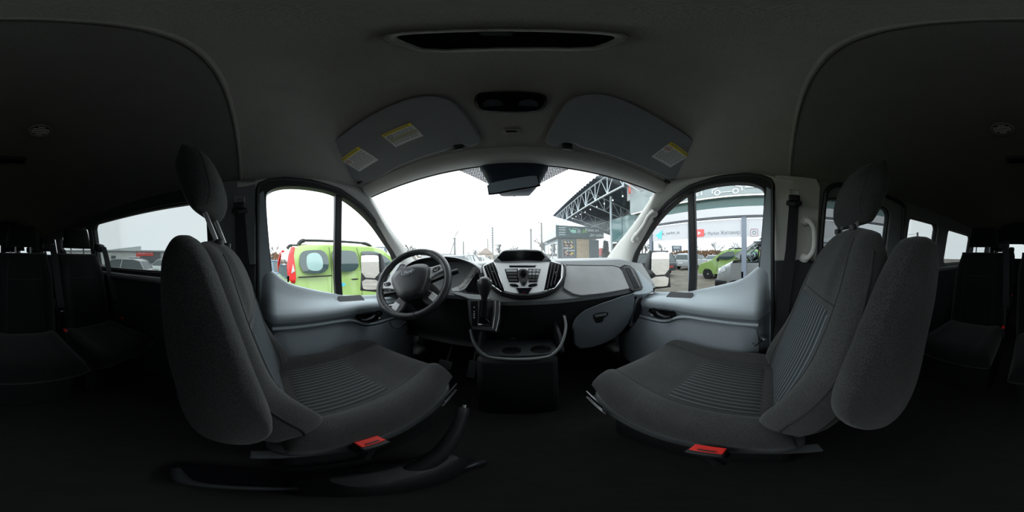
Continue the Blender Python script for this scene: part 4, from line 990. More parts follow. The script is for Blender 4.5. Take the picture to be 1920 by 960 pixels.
# ---- driver's side: cluster hood, cluster, side vent, switch strip, pocket
def dq(px, py, y=.80): return at(px, py, y=y)
arch = [(752, 512), (757, 502), (768, 493), (785, 485.5), (812, 481), (838, 480.5), (862, 484), (884, 492), (899, 502), (903, 512)]
A1 = catmull([dq(*p, y=.785) for p in arch], 4)
cc_ = V((-.33, .785, -.12))
bm = NB(); P = []
for p in A1:
    q = V((p.x*1.10+.02, .98, p.z-.03+.0*p.x)); inn = cc_.lerp(p, .955); inn2 = V((inn.x*1.06+.01, .90, inn.z-.015))
    P.append([inn2, inn, p.lerp(inn, .5)+V((0, -.006, 0)), p, p.lerp(q, .5)+V((0, 0, .006)), q, q+V((0, .1, -.05))])
grid(bm, [r[2:] for r in P]); chd = obj('cluster_hood', bm, 'dash', DB, angle=75)
bm = NB(); grid(bm, [r[:3] for r in P]); obj('hood_lining', bm, 'black', chd, angle=75)
clu = thing('x'); bpy.data.objects.remove(clu)
bm = NB(); prism(bm, [fpd(*p, .0) for p in smooth_poly([(752, 505), (765, 493), (790, 486), (840, 486), (872, 492), (893, 505), (880, 528), (856, 548), (780, 548), (754, 530)], 1)], -FN*.01); cl = obj('instrument_cluster', bm, 'face', DB)
for gx, gy in ((785, 516), (853, 519)):
    bm = NB(); c = fpd(gx, gy, .004); ux = V((1, 0, 0)); uz = (V((0, 0, 1))-FN*FN.z).normalized()
    tube(bm, [c+(ux*cos(a)+uz*sin(a))*.060 for a in [R(-40+260*k/30) for k in range(31)]], .0014, 6); dial = obj('dial_ring', bm, 'steel', cl)
    bm = NB()
    for k in range(11):
        a = R(-30+240*k/10); d = ux*cos(a)+uz*sin(a); e = FN.cross(d); p = c+d*.050
        prism(bm, [p-d*.004-e*.0013, p+d*.004-e*.0013, p+d*.004+e*.0013, p-d*.004+e*.0013], FN*.0008)
    obj('dial_marks', bm, 'white', dial)
    bm = NB(); d = (ux*-.7+uz*-.7); e = FN.cross(d).normalized(); prism(bm, [c-e*.002, c+d*.048-e*.0006, c+d*.048+e*.0006, c+e*.002], FN*.002); obj('needle', bm, 'redink', dial)
# grey switch strip right of the cluster
sw = plate('switch_strip', [(887, 500), (897, 500), (900, 506), (874, 540), (862, 546), (848, 547), (846, 541), (862, 535), (878, 518)], -.03, .006, 'silver', it=0, bevel=.003, f=fp)
for a, b, c_, d_ in (((887, 502), (894, 504), (888, 512), (882, 509)), ((881, 511), (887, 514), (881, 522), (875, 518)), ((874, 520), (880, 524), (873, 533), (868, 529)), ((867, 531), (872, 535), (862, 542), (858, 537))):
    plate('dash_button', [a, b, c_, d_], .005, .010, 'trim_light', sw, bevel=.001)
pk_ = plate('storage_pocket', [(893, 508), (897, 513), (902, 538), (902, 549), (876, 547.5), (872, 545), (874, 540)], .0, .006, 'gloss', it=0, bevel=.001)
plate('column_fascia', [(846, 547), (862, 547), (875, 551), (905, 553), (925, 562), (880, 562), (868, 556), (852, 552)], -.02, .004, 'dash_top', it=1, bevel=.003)
# left side vents
vl = plate('air_vent', [(737, 517), (750, 495), (757, 494), (770, 502), (760, 520), (748, 541), (736, 545), (733, 535)], -.05, .012, 'black', bevel=.004, f=fp)
plate('vent_hole', [(742, 516), (752, 499), (764, 503), (754, 519)], .011, .0135, 'gloss', vl, bevel=0)
plate('vent_hole', [(737, 524), (743, 519), (753, 522), (746, 536), (737, 541)], .011, .0135, 'gloss', vl, bevel=0)
for k in range(4):
    t = .15+.22*k; bm = NB(); ribbon(bm, [fp(742+10*t, 516-17*t, .015), fp(753+10*t, 519-16*t, .015)], FN, .006, .0012); obj('vent_slat', bm, 'slat', vl)
for k in range(3):
    t = .2+.28*k; bm = NB(); ribbon(bm, [fp(738+1*t, 540-18*t, .015), fp(747+6*t, 536-15*t, .015)], FN, .006, .0012); obj('vent_slat', bm, 'slat', vl)
ptube('vent_rim', [(736, 543), (735, 520), (750, 496), (757, 494.5), (771, 502), (759, 522), (748, 541)], .013, .0022, 'dash_top', vl, closed=True)
plate('side_cover', [(728, 540), (732, 512), (745, 494), (752, 492), (748, 500), (736, 519), (732, 545)], -.08, .0, 'dash_top', bevel=.004)
# knee panel and hood release ring
bm = NB(); ptsk = [at(*p, y=.80) for p in ((735, 648), (738, 662), (750, 668), (760, 662), (765, 648))]; 
bm = NB(); tube(bm, catmull([at(*p, y=.70) for p in ((731, 604), (735, 611), (745, 615), (753, 612), (760, 603))], 4), .006, 8); obj('release_ring', bm, 'trim_dark', DB)

# pedals
for x, nm, w in ((-.40, 'brake_pedal', .09), (-.24, 'accelerator_pedal', .05)):
    t = thing(nm, 'dark %s in the footwell under the steering wheel' % nm.replace('_', ' '), 'pedal', (x, .92, FL))
    bm = NB(); box(bm, (x, .86, -.74), (w, .02, .065 if w > .06 else .13), Matrix.Rotation(R(-35), 3, 'X')); obj('pedal_pad', bm, 'rubber', t, bevel=.006)
    bm = NB(); tube(bm, [(x, .87, -.74), (x, .95, -.65), (x, 1.0, -.55)], .009, 8); obj('pedal_arm', bm, 'black', t)

# ------------------------------------------------------------------ steering wheel
WC = V((-.446, .602, -.112)); rk = R(35); wn = V((.10, -cos(rk), sin(rk))).normalized(); wx = V((cos(R(30)), 0, sin(R(30)))); wx = (wx-wn*wx.dot(wn)).normalized(); wu = wn.cross(wx); wu = wu if wu.z > 0 else -wu
sw_ = thing('steering_wheel', 'black leather steering wheel with silver spokes', 'steering wheel', WC)
def W(a, b, c=0): return WC+wx*a+wu*b+wn*c
RW = .171
bm = NB(); tube(bm, [W(RW*cos(2*pi*k/64), RW*.985*sin(2*pi*k/64)) for k in range(64)], [.0155+.0018*(abs(cos(2*pi*k/64)) > .7) for k in range(64)], 16, closed=True, flat=1.1); obj('rim', bm, 'leather', sw_)
hub = smooth_poly([(-.100, .046), (-.060, .072), (0, .076), (.060, .072), (.100, .046), (.096, .010), (.082, -.035), (.052, -.088), (.026, -.098), (-.026, -.098), (-.052, -.088), (-.082, -.035), (-.096, .010)], 1)
bm = NB(); loft(bm, [[W(a*s, b*s, d) for a, b in hub] for s, d in ((.85, -.035), (1.0, -.02), (1.0, .005), (.97, .020), (.90, .030), (.6, .034), (.2, .035))]); hb_ = obj('airbag_cover', bm, 'leather', sw_, angle=80)
bm = NB(); tube(bm, [W(a, b, .0285) for a, b in smooth_poly([(.080, .045), (.078, -.010), (.056, -.064), (.030, -.078), (-.030, -.078), (-.052, -.070)], 2, False)], .0018, 6); obj('cover_line', bm, 'steel', hb_)
def ell(rx, ry, n=32): return [(rx*cos(2*pi*k/n), ry*sin(2*pi*k/n)) for k in range(n)]
bm = NB(); prism(bm, [W(a, .030+b, .0372) for a, b in ell(.0335, .0145)], wn*-.008); bd = obj('badge', bm, 'steel', hb_)
bm = NB(); prism(bm, [W(a, .030+b, .0380) for a, b in ell(.030, .0118)], wn*-.001); obj('badge_field', bm, mat('badge_blue_grey', (.10, .12, .16), .3), bd)
text_obj('badge_lettering', 'Ford', .0215, frame_mtx(W(0, .0298, .0382), wx, wu), 'white', bd, .0004, .0002, .35)
for sd in (-1, 1):
    bm = NB(); prism(bm, [W(sd*a, b, .004) for a, b in ((.075, .045), (.115, .040), (.165, .040), (.178, .030), (.178, .010), (.160, .002), (.12, -.006), (.085, -.022), (.080, .0))], wn*-.018); sp = obj('spoke', bm, 'silver', sw_, bevel=.004)
    bm = NB(); prism(bm, [W(sd*a, b, .009) for a, b in smooth_poly([(.108, .024), (.118, .031), (.140, .031), (.146, .022), (.140, .012), (.120, .009), (.108, .013)], 1)], wn*-.006); obj('spoke_buttons', bm, 'dash_dark', sp, bevel=.002)
    bm = NB(); tube(bm, [W(sd*(.125+.009*cos(k*pi/6)), .019+.009*sin(k*pi/6), .009) for k in range(12)], .0012, 6, closed=True); obj('button_ring', bm, 'steel', sp)
    bm = NB(); prism(bm, [W(sd*a, b, -.004) for a, b in ((.024, -.085), (.070, -.060), (.100, -.095), (.128, -.128), (.090, -.160), (.050, -.125))], wn*-.016); lsp = obj('spoke', bm, 'leather', sw_, bevel=.006)
    bm = NB(); prism(bm, [W(sd*a, b, -.0025) for a, b in ((.064, -.100), (.088, -.080), (.118, -.118), (.092, -.140))], wn*-.004); obj('spoke_insert', bm, 'silver', lsp, bevel=.002)
for an in (90, 270, 25, 155, 215, 325):
    a = R(an); bm = NB(); tube(bm, [W(RW*cos(a)+.0168*cos(a)*cos(t), RW*.985*sin(a)+.0168*sin(a)*cos(t), .018*sin(t)) for t in [2*pi*k/12 for k in range(12)]], .0012, 6, closed=True); obj('rim_stitch', bm, 'seam', sw_)
cs = thing('steering_column', 'black steering column shroud between wheel and dash', 'steering column', V((-.44, .85, -.25)))
bm = NB(); loft(bm, [[W(a*s*.08, b*s*.06-.02, d) for a, b in ell(1, 1, 20)] for s, d in ((.7, -.046), (1.0, -.056), (1.1, -.12), (1.15, -.22))]); obj('column_shroud', bm, 'dash_dark', cs)
bm = NB(); tube(bm, [W(.05, .0, -.06), W(.13, .01, -.06), W(.19, .012, -.055), W(.215, .012, -.055)], [.008, .009, .013, .012], 10); obj('wiper_stalk', bm, 'black', cs)
bm = NB(); tube(bm, [W(-.05, .0, -.06), W(-.13, .0, -.06), W(-.19, .004, -.055), W(-.21, .004, -.055)], [.008, .009, .013, .012], 10); obj('indicator_stalk', bm, 'black', cs)
bm = NB(); tube(bm, [W(-.05, -.07, -.05), W(-.10, -.085, -.045), W(-.14, -.085, -.045)], [.014, .016, .015], 12); obj('column_lever', bm, 'steel', cs)
# ------------------------------------------------------------------ the car lot outside
M['lime'] = mat('lime_green_paint', (.38, .56, .17), .25, spec=.5, coat=.8)
M['car_glass'] = mat('car_window_glass', (.045, .07, .072), .06, spec=.8)
M['pane_light'] = mat('see_through_pane', (.30, .44, .42), .1, spec=.6)
M['tyre'] = mat('tyre_rubber', (.02, .02, .021), .8)
M['alloy'] = mat('alloy_rim', (.55, .56, .57), .3, metal=.8)
M['lamp_red'] = mat('tail_lamp_red', (.75, .03, .03), .25)
M['lamp_clear'] = mat('head_lamp', (.8, .82, .84), .15, metal=.4)
M['plate'] = mat('number_plate', (.85, .85, .85), .5)
def paint(n, c): M[n] = mat(n, c, .28, spec=.5, coat=.6); return n
for n, c in (('white_paint', (.75, .76, .77)), ('silver_paint', (.48, .50, .52)), ('dark_paint', (.03, .035, .045)), ('mauve_paint', (.33, .28, .30)), ('pale_green_paint', (.42, .50, .46)), ('blue_paint', (.10, .16, .25)), ('grey_paint', (.16, .17, .18)), ('maroon_paint', (.16, .03, .03))): paint(n, c)
def side_solid(bm, prof, hw, mi=0, step=.25):
    """closed body from a side outline (y, z) with a half width depending on height"""
    for s in (-1, 1):
        loops = densify(prof, step); co, ed, fc, *_ = GEO.delaunay_2d_cdt([V(p) for p in loops], [(i, (i+1) % len(loops)) for i in range(len(loops))], [], 1, 1e-6)
        vs = [bm.verts.new((s*hw(p.x, p.y), p.x, p.y)) for p in co]
        for f in fc: bm.faces.new([vs[i] for i in f]).material_index = mi
    loops = densify(prof, step)
    grid(bm, [[(hw(y, z)*(-1+2*j/6), y, z) for j in range(7)] for y, z in loops], closed_u=True, mi=mi)
    bmesh.ops.remove_doubles(bm, verts=bm.verts[:], dist=.0008)
KIND = {
 'sedan': dict(L=4.5, H=1.46, W=.88, body=[(-2.2, .30), (-2.25, .62), (-2.2, .92), (-1.6, .98), (0, .96), (.9, .95), (1.6, .86), (2.1, .74), (2.25, .55), (2.2, .28)], cab=[(-1.75, .95), (-1.05, 1.40), (-.4, 1.46), (.25, 1.42), (1.05, .94)]),
 'suv': dict(L=4.5, H=1.68, W=.92, body=[(-2.2, .38), (-2.25, .70), (-2.2, 1.05), (0, 1.05), (.95, 1.04), (1.7, .98), (2.15, .86), (2.25, .6), (2.2, .35)], cab=[(-2.15, 1.04), (-1.95, 1.55), (-1.6, 1.66), (-.1, 1.68), (.35, 1.60), (1.1, 1.03)]),
 'hatch': dict(L=4.1, H=1.50, W=.87, body=[(-1.95, .30), (-2.05, .62), (-1.98, .95), (0, .95), (.85, .95), (1.5, .88), (1.95, .72), (2.05, .5), (2.0, .28)], cab=[(-1.92, .94), (-1.6, 1.38), (-1.2, 1.48), (-.1, 1.50), (.2, 1.46), (1.0, .94)])}
def car(label, x, y, rot, col, kind, group='parked cars', plate_text=None, detail=True):
    K = KIND[kind]; t = thing('car', label, 'car', (0, 0, 0), group=group); W_ = K['W']
    hwb = lambda yy, z: W_*(1-.10*max(0, (abs(yy)-1.5)/.75)**2)*(1-.05*max(0, .5-z))
    zb = K['cab'][0][1]; H = K['H']
    hwc = lambda yy, z: (W_*.93)*(1-.24*(z-zb)/(H-zb))*(1-.06*max(0, abs(yy)-1.2))
    bm = NB(); side_solid(bm, K['body'], hwb); obj('car_body', bm, col, t, bevel=.06, angle=60)
    bm = NB(); side_solid(bm, K['cab'], hwc); g = obj('car_windows', bm, 'car_glass', t, bevel=.03, angle=60)
    top = [p for p in K['cab'] if p[1] > zb+.35*(H-zb)]
    bm = NB(); grid(bm, [[(hwc(a, b)*(-1+2*j/6)*1.01, a, b+.012) for j in range(7)] for a, b in top]); ro = obj('roof', bm, col, t); md = ro.modifiers.new('Solidify', 'SOLIDIFY'); md.thickness = .05
    for s in (-1, 1):
        c = K['cab']; bm = NB()
        tube(bm, [(s*hwc(*p)*1.0, p[0], p[1]) for p in c], .035, 6); obj('roof_pillar', bm, col, t)
        ym = (c[0][0]+c[-1][0])/2; bm = NB(); tube(bm, [(s*hwc(ym, zb)*1.005, ym, zb), (s*hwc(ym-.05, H)*1.005, ym-.05, H-.04)], .035, 6); obj('door_pillar', bm, col, t)
        bm = NB(); prism(bm, [(s*W_*.50, -K['L']/2-.0, .66), (s*W_*.88, -K['L']/2+.06, .66), (s*W_*.90, -K['L']/2+.10, .90), (s*W_*.55, -K['L']/2+.04, .90)], (0, .06, 0)); obj('tail_light', bm, 'lamp_red', t, bevel=.01)
        bm = NB(); prism(bm, [(s*W_*.45, K['L']/2-.02, .60), (s*W_*.86, K['L']/2-.14, .62), (s*W_*.86, K['L']/2-.20, .76), (s*W_*.48, K['L']/2-.08, .73)], (0, -.05, 0)); obj('headlight', bm, 'lamp_clear', t, bevel=.01)
        bm = NB(); box(bm, (s*(W_+.07), .78, zb+.05), (.16, .09, .12)); obj('side_mirror', bm, col, t, bevel=.02)
        for yy in (-1.32, 1.35):
            w_ = obj('wheel', wheel_bm((s*(W_-.10), yy, .32), .32, .2), 'tyre', t)
            obj('wheel_rim', rim_bm((s*(W_-.10), yy, .32), .32, .2, s), 'alloy', w_)
    bm = NB(); box(bm, (0, K['L']/2+.0, .55), (.9, .05, .16)); obj('grille', bm, 'black', t, bevel=.02)
    bm = NB(); box(bm, (0, -K['L']/2-.005, .72), (.52, .03, .12)); pl = obj('licence_plate', bm, 'redink' if plate_text else 'plate', t)
    t.location = (x, y, GR); t.rotation_euler = (0, 0, R(rot)); return t
# nearest: lime green van-shaped car on the left
kg = thing('car', 'lime green high-roofed car with roof rails and red tail light, parked beside the driver door', 'car', (0, 0, 0), group='parked cars')
prof = [(.10, .32), (.0, .50), (.0, .95), (.03, 1.20), (.09, 1.55), (.16, 1.74), (.30, 1.80), (.9, 1.83), (2.1, 1.82), (2.45, 1.77), (3.18, 1.20), (3.40, 1.10), (3.95, .96), (4.15, .78), (4.20, .50), (4.12, .30)]
def khw(y, z):
    w = .91 if z < 1.15 else .91-.20*((z-1.15)/.68)**1.5
    return w*(1-.05*max(0, .35-y)/.35)*(1-.16*max(0, (y-3.3)/.9)**2)
bm = NB(); side_solid(bm, prof, khw, step=.12); obj('car_body', bm, 'lime', kg, bevel=.07, angle=70, seg=3)
def kwin(name, poly, m, off=.012, th=.02, it=2, sides=(-1, 1), par=None, **k):
    for s in sides:
        bm = NB(); sheet(bm, smooth_poly(poly, it), [], lambda y, z, t: (s*(khw(y, z)+off-t), y, z), .08, th); o = obj(name, bm, m, par or kg, **k)
    return o
kwin('window', [(.27, 1.32), (.22, 1.45), (.27, 1.66), (.45, 1.70), (.84, 1.70), (.84, 1.25), (.32, 1.25)], 'car_glass')
kwin('window', [(.95, 1.26), (.93, 1.66), (1.02, 1.70), (1.52, 1.70), (1.58, 1.60), (1.56, 1.25)], 'car_glass')
kwin('window', [(1.72, 1.25), (1.70, 1.66), (1.78, 1.70), (2.28, 1.69), (2.75, 1.38), (2.80, 1.22)], 'car_glass')
kwin('window_vent', [(.40, 1.30), (.36, 1.45), (.40, 1.64), (.70, 1.65), (.72, 1.30)], 'pane_light', off=.014, th=.004)  # opaque pale patch painting the light seen through the window
for y0, y1, z1 in ((.87, .90, 1.76), (1.64, 1.62, 1.77), (2.86, 2.66, 1.62)):
    for s in (-1, 1):
        bm = NB(); tube(bm, [(s*(khw(y0, z)+.003), y0+(y1-y0)*(z-.4)/1.3, z) for z in [.40+(z1-.40)*k/12 for k in range(13)]], .006, 6); obj('door_gap', bm, 'black', kg)
kwin('slide_rail', [(.20, 1.175), (.88, 1.18), (.88, 1.205), (.20, 1.20)], 'black', it=0, off=.006)
kwin('door_handle', [(1.36, 1.07), (1.52, 1.07), (1.53, 1.10), (1.36, 1.10)], 'black', it=1, off=.03, th=.04)
kwin('door_handle', [(1.72, 1.07), (1.88, 1.07), (1.89, 1.10), (1.72, 1.10)], 'black', it=1, off=.03, th=.04)
kwin('side_strip', [(.95, .55), (2.75, .55), (2.75, .64), (.95, .64)], 'black', it=0, off=.014)
kwin('rear_side_sticker', [(1.02, .96), (1.20, .96), (1.20, 1.03), (1.02, 1.03)], mat('blue_sticker', (.10, .55, .85), .5), it=1, off=.006, th=.008, sides=(1,))
for s in (-1, 1):
    bm = NB()
    P = []
    for z, a, b in ((1.08, .05, .10), (1.16, .01, .12), (1.40, .0, .11), (1.60, .04, .10), (1.76, .11, .13)):
        P.append([(s*(khw(0, z)-.05), a+.0, z), (s*(khw(0, z)-.02), a-.01, z), (s*(khw(0, z)+.015), a+.03, z), (s*(khw(b, z)+.015), b+.03, z), (s*(khw(b, z)-.05), b+.05, z)])
    grid(bm, P); tl_ = obj('tail_light', bm, 'lamp_red', kg, angle=70); md = tl_.modifiers.new('Solidify', 'SOLIDIFY'); md.thickness = .02
    bm = NB(); prism(bm, [(s*(khw(.1, 1.3)+.022), .06, 1.26), (s*(khw(.1, 1.3)+.022), .13, 1.30), (s*(khw(.1, 1.4)+.018), .10, 1.42)], (0, 0, .01)); obj('reversing_lamp', bm, 'lamp_clear', tl_)
    bm = NB(); tube(bm, catmull([(s*.66, .25, 1.80), (s*.66, .34, 1.885), (s*.66, .6, 1.90), (s*.66, 1.5, 1.90), (s*.66, 1.95, 1.88), (s*.66, 2.12, 1.81)], 5), [.045]*7+[.028]*12+[.042]*7, 8); obj('roof_rail', bm, 'black', kg)
    bm = NB(); prism(bm, [(s*.45, 4.19, .70), (s*.84, 3.98, .72), (s*.86, 3.75, .92), (s*.60, 4.05, .88)], (0, -.05, .02)); obj('headlight', bm, 'lamp_clear', kg, bevel=.015)
    bm = NB(); box(bm, (s*1.0, 2.72, 1.22), (.20, .12, .20)); obj('side_mirror', bm, 'black', kg, bevel=.04)
    for yy in (.72, 3.42):
        w_ = obj('wheel', wheel_bm((s*.83, yy, .32), .32, .2), 'tyre', kg); obj('wheel_rim', rim_bm((s*.83, yy, .32), .32, .2, s), 'alloy', w_)
        bm = NB(); lathe(bm, [(.36, -.01), (.37, .01)], (s*(.905-.02*(yy > 2)), yy, .33), 'x', 28); obj('wheel_arch', bm, 'black', kg)
bm = NB(); prism(bm, [(-.72, .02, 1.14), (.72, .02, 1.14), (.64, .11, 1.70), (-.64, .11, 1.70)], (0, -.03, 0)); obj('rear_window', bm, 'car_glass', kg, bevel=.02)
bm = NB(); P = [[((khw(a, b)-.06)*(-1+2*j/8), a+.02, b+.012) for j in range(9)] for a, b in ((3.12, 1.25), (2.9, 1.42), (2.6, 1.66), (2.47, 1.745))]; grid(bm, P); obj('windscreen', bm, 'car_glass', kg)
bm = NB(); box(bm, (0, 2.12*2-.06, .62), (.9, .06, .20)); obj('grille', bm, 'black', kg, bevel=.03)
bm = NB(); box(bm, (0, -.02, .62), (.5, .03, .11)); obj('licence_plate', bm, 'plate', kg)
kg.location = (-3.90, .54, GR); kg.scale = (1, 1, 1.035)

cars = [
 ('dark suv seen from behind, mirrored in the shop window with a red plate', -2.9, 9.0, 0, 'dark_paint', 'suv', 'x'),
 ('white suv seen over the dash between steering wheel and screen', -3.55, 15.2, 4, 'white_paint', 'suv', None),
 ('silver hatchback left of the white suv over the cluster hood', -6.3, 15.6, 0, 'silver_paint', 'hatch', None),
 ('white hatchback just beyond the dash, right of the centre screen', .95, 13.2, 8, 'white_paint', 'hatch', None),
 ('white sedan far ahead, left of the kiosk', -.9, 19.5, 70, 'white_paint', 'sedan', None),
 ('grey sedan in the far row ahead', -5.0, 22.0, 80, 'grey_paint', 'sedan', None),
 ('dark blue sedan behind the green car, low in the driver window', -8.2, 1.0, 0, 'blue_paint', 'sedan', None),
 ('silver suv in the row beyond the driver mirror', -9.4, 8.6, 90, 'silver_paint', 'suv', None),
 ('white sedan in the row beyond the driver mirror, past the silver suv', -13.6, 11.9, 90, 'white_paint', 'sedan', None),
 ('silver sedan in the middle of the second row on the left', -14.0, 7.5, 85, 'silver_paint', 'sedan', None),
 ('black hatchback in the second row on the left', -14.2, 10.0, 85, 'dark_paint', 'hatch', None),
 ('pale silver hatchback at the back of the second row on the left', -19.5, 17.5, 85, 'silver_paint', 'hatch', None),
 ('maroon hatchback beside the silver suv on the left', -8.9, 11.6, 90, 'maroon_paint', 'hatch', None),
 ('silver hatchback with dark roof closest in the rear left window', -6.7, -7.7, 200, 'silver_paint', 'hatch', None),
 ('mauve sedan in the rear left window, nose towards the van', -11.0, -10.6, -75, 'mauve_paint', 'sedan', None),
 ('silver suv parked before the rental building', -15.2, -14.6, -60, 'silver_paint', 'suv', None),
 ('pale green sedan at the right edge of the rear left window', -12.6, -8.2, -80, 'pale_green_paint', 'sedan', None),
]
for lb, x, y, r_, c, k, pt in cars: car(lb, x, y, r_, c, k, plate_text=pt)

# ---- shop front on the right, mirrored glazing
M['shop_glass'] = mat('mirrored_shop_glass', (.53, .55, .56), .012, metal=1)
M['shop_dark'] = mat('dark_teal_glass', (.07, .125, .125), .05, spec=.35)
M['teal'] = mat('teal_glass', (.10, .22, .23), .12, spec=.8)
M['shop_grey'] = mat('shop_sign_grey', (.27, .31, .32), .5, nscale=2, namt=.05)
M['shop_white'] = mat('shop_white_cladding', (.50, .50, .52), .5, nscale=1, namt=.03)
M['mullion'] = mat('mullion_blue_grey', (.15, .175, .22), .4)
M['vinyl'] = mat('banner_vinyl', (.50, .50, .53), .5)
M['pale_sign'] = mat('pale_sign_line', (.85, .84, .84), .5)
sh = thing('shop_front', 'mirrored shop front with white fascia and grey sign band, right of the van', 'building', (3.6, 0, GR))
bm = NB(); box(bm, (3.36, .3, -.42), (.04, 6.7, 2.44)); obj('mirror_glazing', bm, 'shop_glass', sh)
bm = NB(); box(bm, (4.9, .3, .15), (3.0, 6.7, 3.5)); obj('shop_wall', bm, 'shop_grey', sh)
bm = NB(); box(bm, (3.33, .3, .90), (.14, 6.74, .20)); obj('fascia', bm, 'shop_white', sh, bevel=.01)
bm = NB(); box(bm, (3.345, .3, .787), (.10, 6.72, .025)); obj('head_rail', bm, 'mullion', sh)
bm = NB(); box(bm, (3.37, .3, 1.12), (.06, 6.7, .26)); obj('upper_glass', bm, 'shop_dark', sh)
bm = NB(); box(bm, (3.27, .3, 1.56), (.22, 6.8, .64)); sb = obj('sign_band', bm, 'shop_grey', sh, bevel=.006)
bm = NB(); box(bm, (3.20, .3, 1.232), (.03, 6.75, .018)); obj('light_strip', bm, 'led', sh)
for y in (3.02, 1.80, .56, -.68, -1.92):
    bm = NB(); box(bm, (3.325, y, -.41), (.05, .10, 2.38)); obj('mullion', bm, 'mullion', sh, bevel=.004)
X = 3.155
text_obj('sign_letters', 'КЕТ', .17, frame_mtx(at(1307, 363, x=X), (0, -1, 0), (0, 0, 1)), 'white', sb, .004, .003)
text_obj('sign_letters', 'ГО', .17, frame_mtx(at(1224, 373, x=X), (0, -1, 0), (0, 0, 1)), 'white', sb, .004, .003)
co_ = at(1362, 360, x=X-.0)
bm = NB(); cpt = [(-.30, -.02), (-.30, .05), (-.20, .09), (-.10, .20), (.10, .20), (.20, .10), (.31, .07), (.32, -.02)]
tube(bm, [co_+V((0, -a, b+.02)) for a, b in cpt[:-1]+[cpt[-1]]], .012, 6); so = obj('car_outline', bm, 'pale_sign', sb)
for a in (-.19, .19):
    bm = NB(); tube(bm, [co_+V((0, -a-.055*cos(k*pi/8), .055*sin(k*pi/8))) for k in range(16)], .012, 6, closed=True); obj('outline_wheel', bm, 'pale_sign', so)
bm = NB(); tube(bm, [co_+V((0, .11, -.0)), co_+V((0, -.11, -.0))], .01, 6); obj('outline_sill', bm, 'pale_sign', so)
a, b = at(1397, 367, x=X), at(1440, 345, x=X); bm = NB(); box(bm, ((X-.005), (a.y+b.y)/2-.2, 1.62), (.012, abs(a.y-b.y)+.4, .50)); obj('white_panel', bm, 'shop_white', sb)
# vinyl strips with icons
def strip(y0, y1, icon, txt, tx, ic):
    bm = NB(); box(bm, (3.333, (y0+y1)/2, .55), (.006, abs(y1-y0), .38)); st = obj('window_banner', bm, 'vinyl', sh, label='white window banner with %s' % icon)
    text_obj('banner_lettering', txt, .115, frame_mtx(at(tx, 437, x=3.327), (0, -1, 0), (0, 0, 1)), mat('banner_ink', (.20, .22, .25), .5), st, .001, 0, sx=.82)
    return st
s1 = strip(2.96, 1.86, 'pale blue paper plane and handle', 'car_market_ua', 1256, 0)
c = at(1237, 441, x=3.326); bm = NB(); prism(bm, [c+V((0, -a, b)) for a, b in ((-.16, .0), (.10, .13), (.05, -.13), (-.02, -.06), (-.05, -.11), (-.07, -.035))], (-.003, 0, 0)); obj('paper_plane', bm, mat('plane_cyan', (.12, .60, .78), .5), s1)
s2 = strip(1.74, .62, 'red play button and shop name', 'Car Market Житомир', 1349, 0)
c = at(1311, 437, x=3.326); bm = NB(); prism(bm, [c+V((0, -a, b)) for a, b in rrect(-.12, -.085, .12, .085, .03)], (-.003, 0, 0)); ic = obj('play_badge', bm, mat('play_red', (.80, .10, .10), .5), s2)
bm = NB(); prism(bm, [c+V((-.004, -a, b)) for a, b in ((-.03, -.04), (-.03, .04), (.045, 0))], (-.002, 0, 0)); obj('play_triangle', bm, 'white', ic)
s3 = strip(.50, -.62, 'camera outline icon', 'Car Market', 1449, 0)
c = at(1414, 436, x=3.326)
bm = NB(); tube(bm, [c+V((0, -a, b)) for a, b in rrect(-.075, -.075, .075, .075, .025)], .006, 6, closed=True); ic = obj('camera_icon', bm, mat('icon_grey_pink', (.38, .22, .25), .5), s3)
bm = NB(); tube(bm, [c+V((0, -.035*cos(k*pi/8), .035*sin(k*pi/8))) for k in range(16)], .006, 6, closed=True); obj('icon_lens', bm, M['ink'], ic)
s4 = strip(-.74, -1.86, 'blue badge', 'car_market_ua', 1500, 0)
bm = NB(); box(bm, (3.327, -.93, .60), (.003, .2, .1)); obj('blue_badge', bm, mat('badge_blue', (.05, .40, .75), .5), s4)
# upper white storey and red pipe at the corner
us = thing('upper_storey', 'white upper storey block above the shop front corner', 'building', (4.6, 5.0, 1.9))
bm = NB(); box(bm, (4.75, 3.85, 2.9), (2.4, .9, 2.0)); obj('storey_wall', bm, 'shop_white', us)
bm = NB(); tube(bm, [(3.12, 3.66, 1.9), (3.12, 3.66, 3.2)], .035, 8); obj('red_pipe', bm, mat('red_pipe_paint', (.6, .12, .10), .5), us)
gw = thing('glass_wing', 'teal glass wing hanging under the canopy beside the shop front', 'building', (4.3, 5.0, .6))
bm = NB(); box(bm, (4.75, 5.1, 1.12), (1.0, 2.6, 1.05)); obj('teal_glazing', bm, 'teal', gw)
for y in (3.8, 4.65, 5.5, 6.4):
    bm = NB(); box(bm, (4.245, y, 1.12), (.02, .03, 1.05)); obj('glazing_bar', bm, 'mullion', gw)
bm = NB(); box(bm, (4.4, 6.0, -.5), (.08, .08, 2.2)); obj('wing_column', bm, 'mullion', gw)

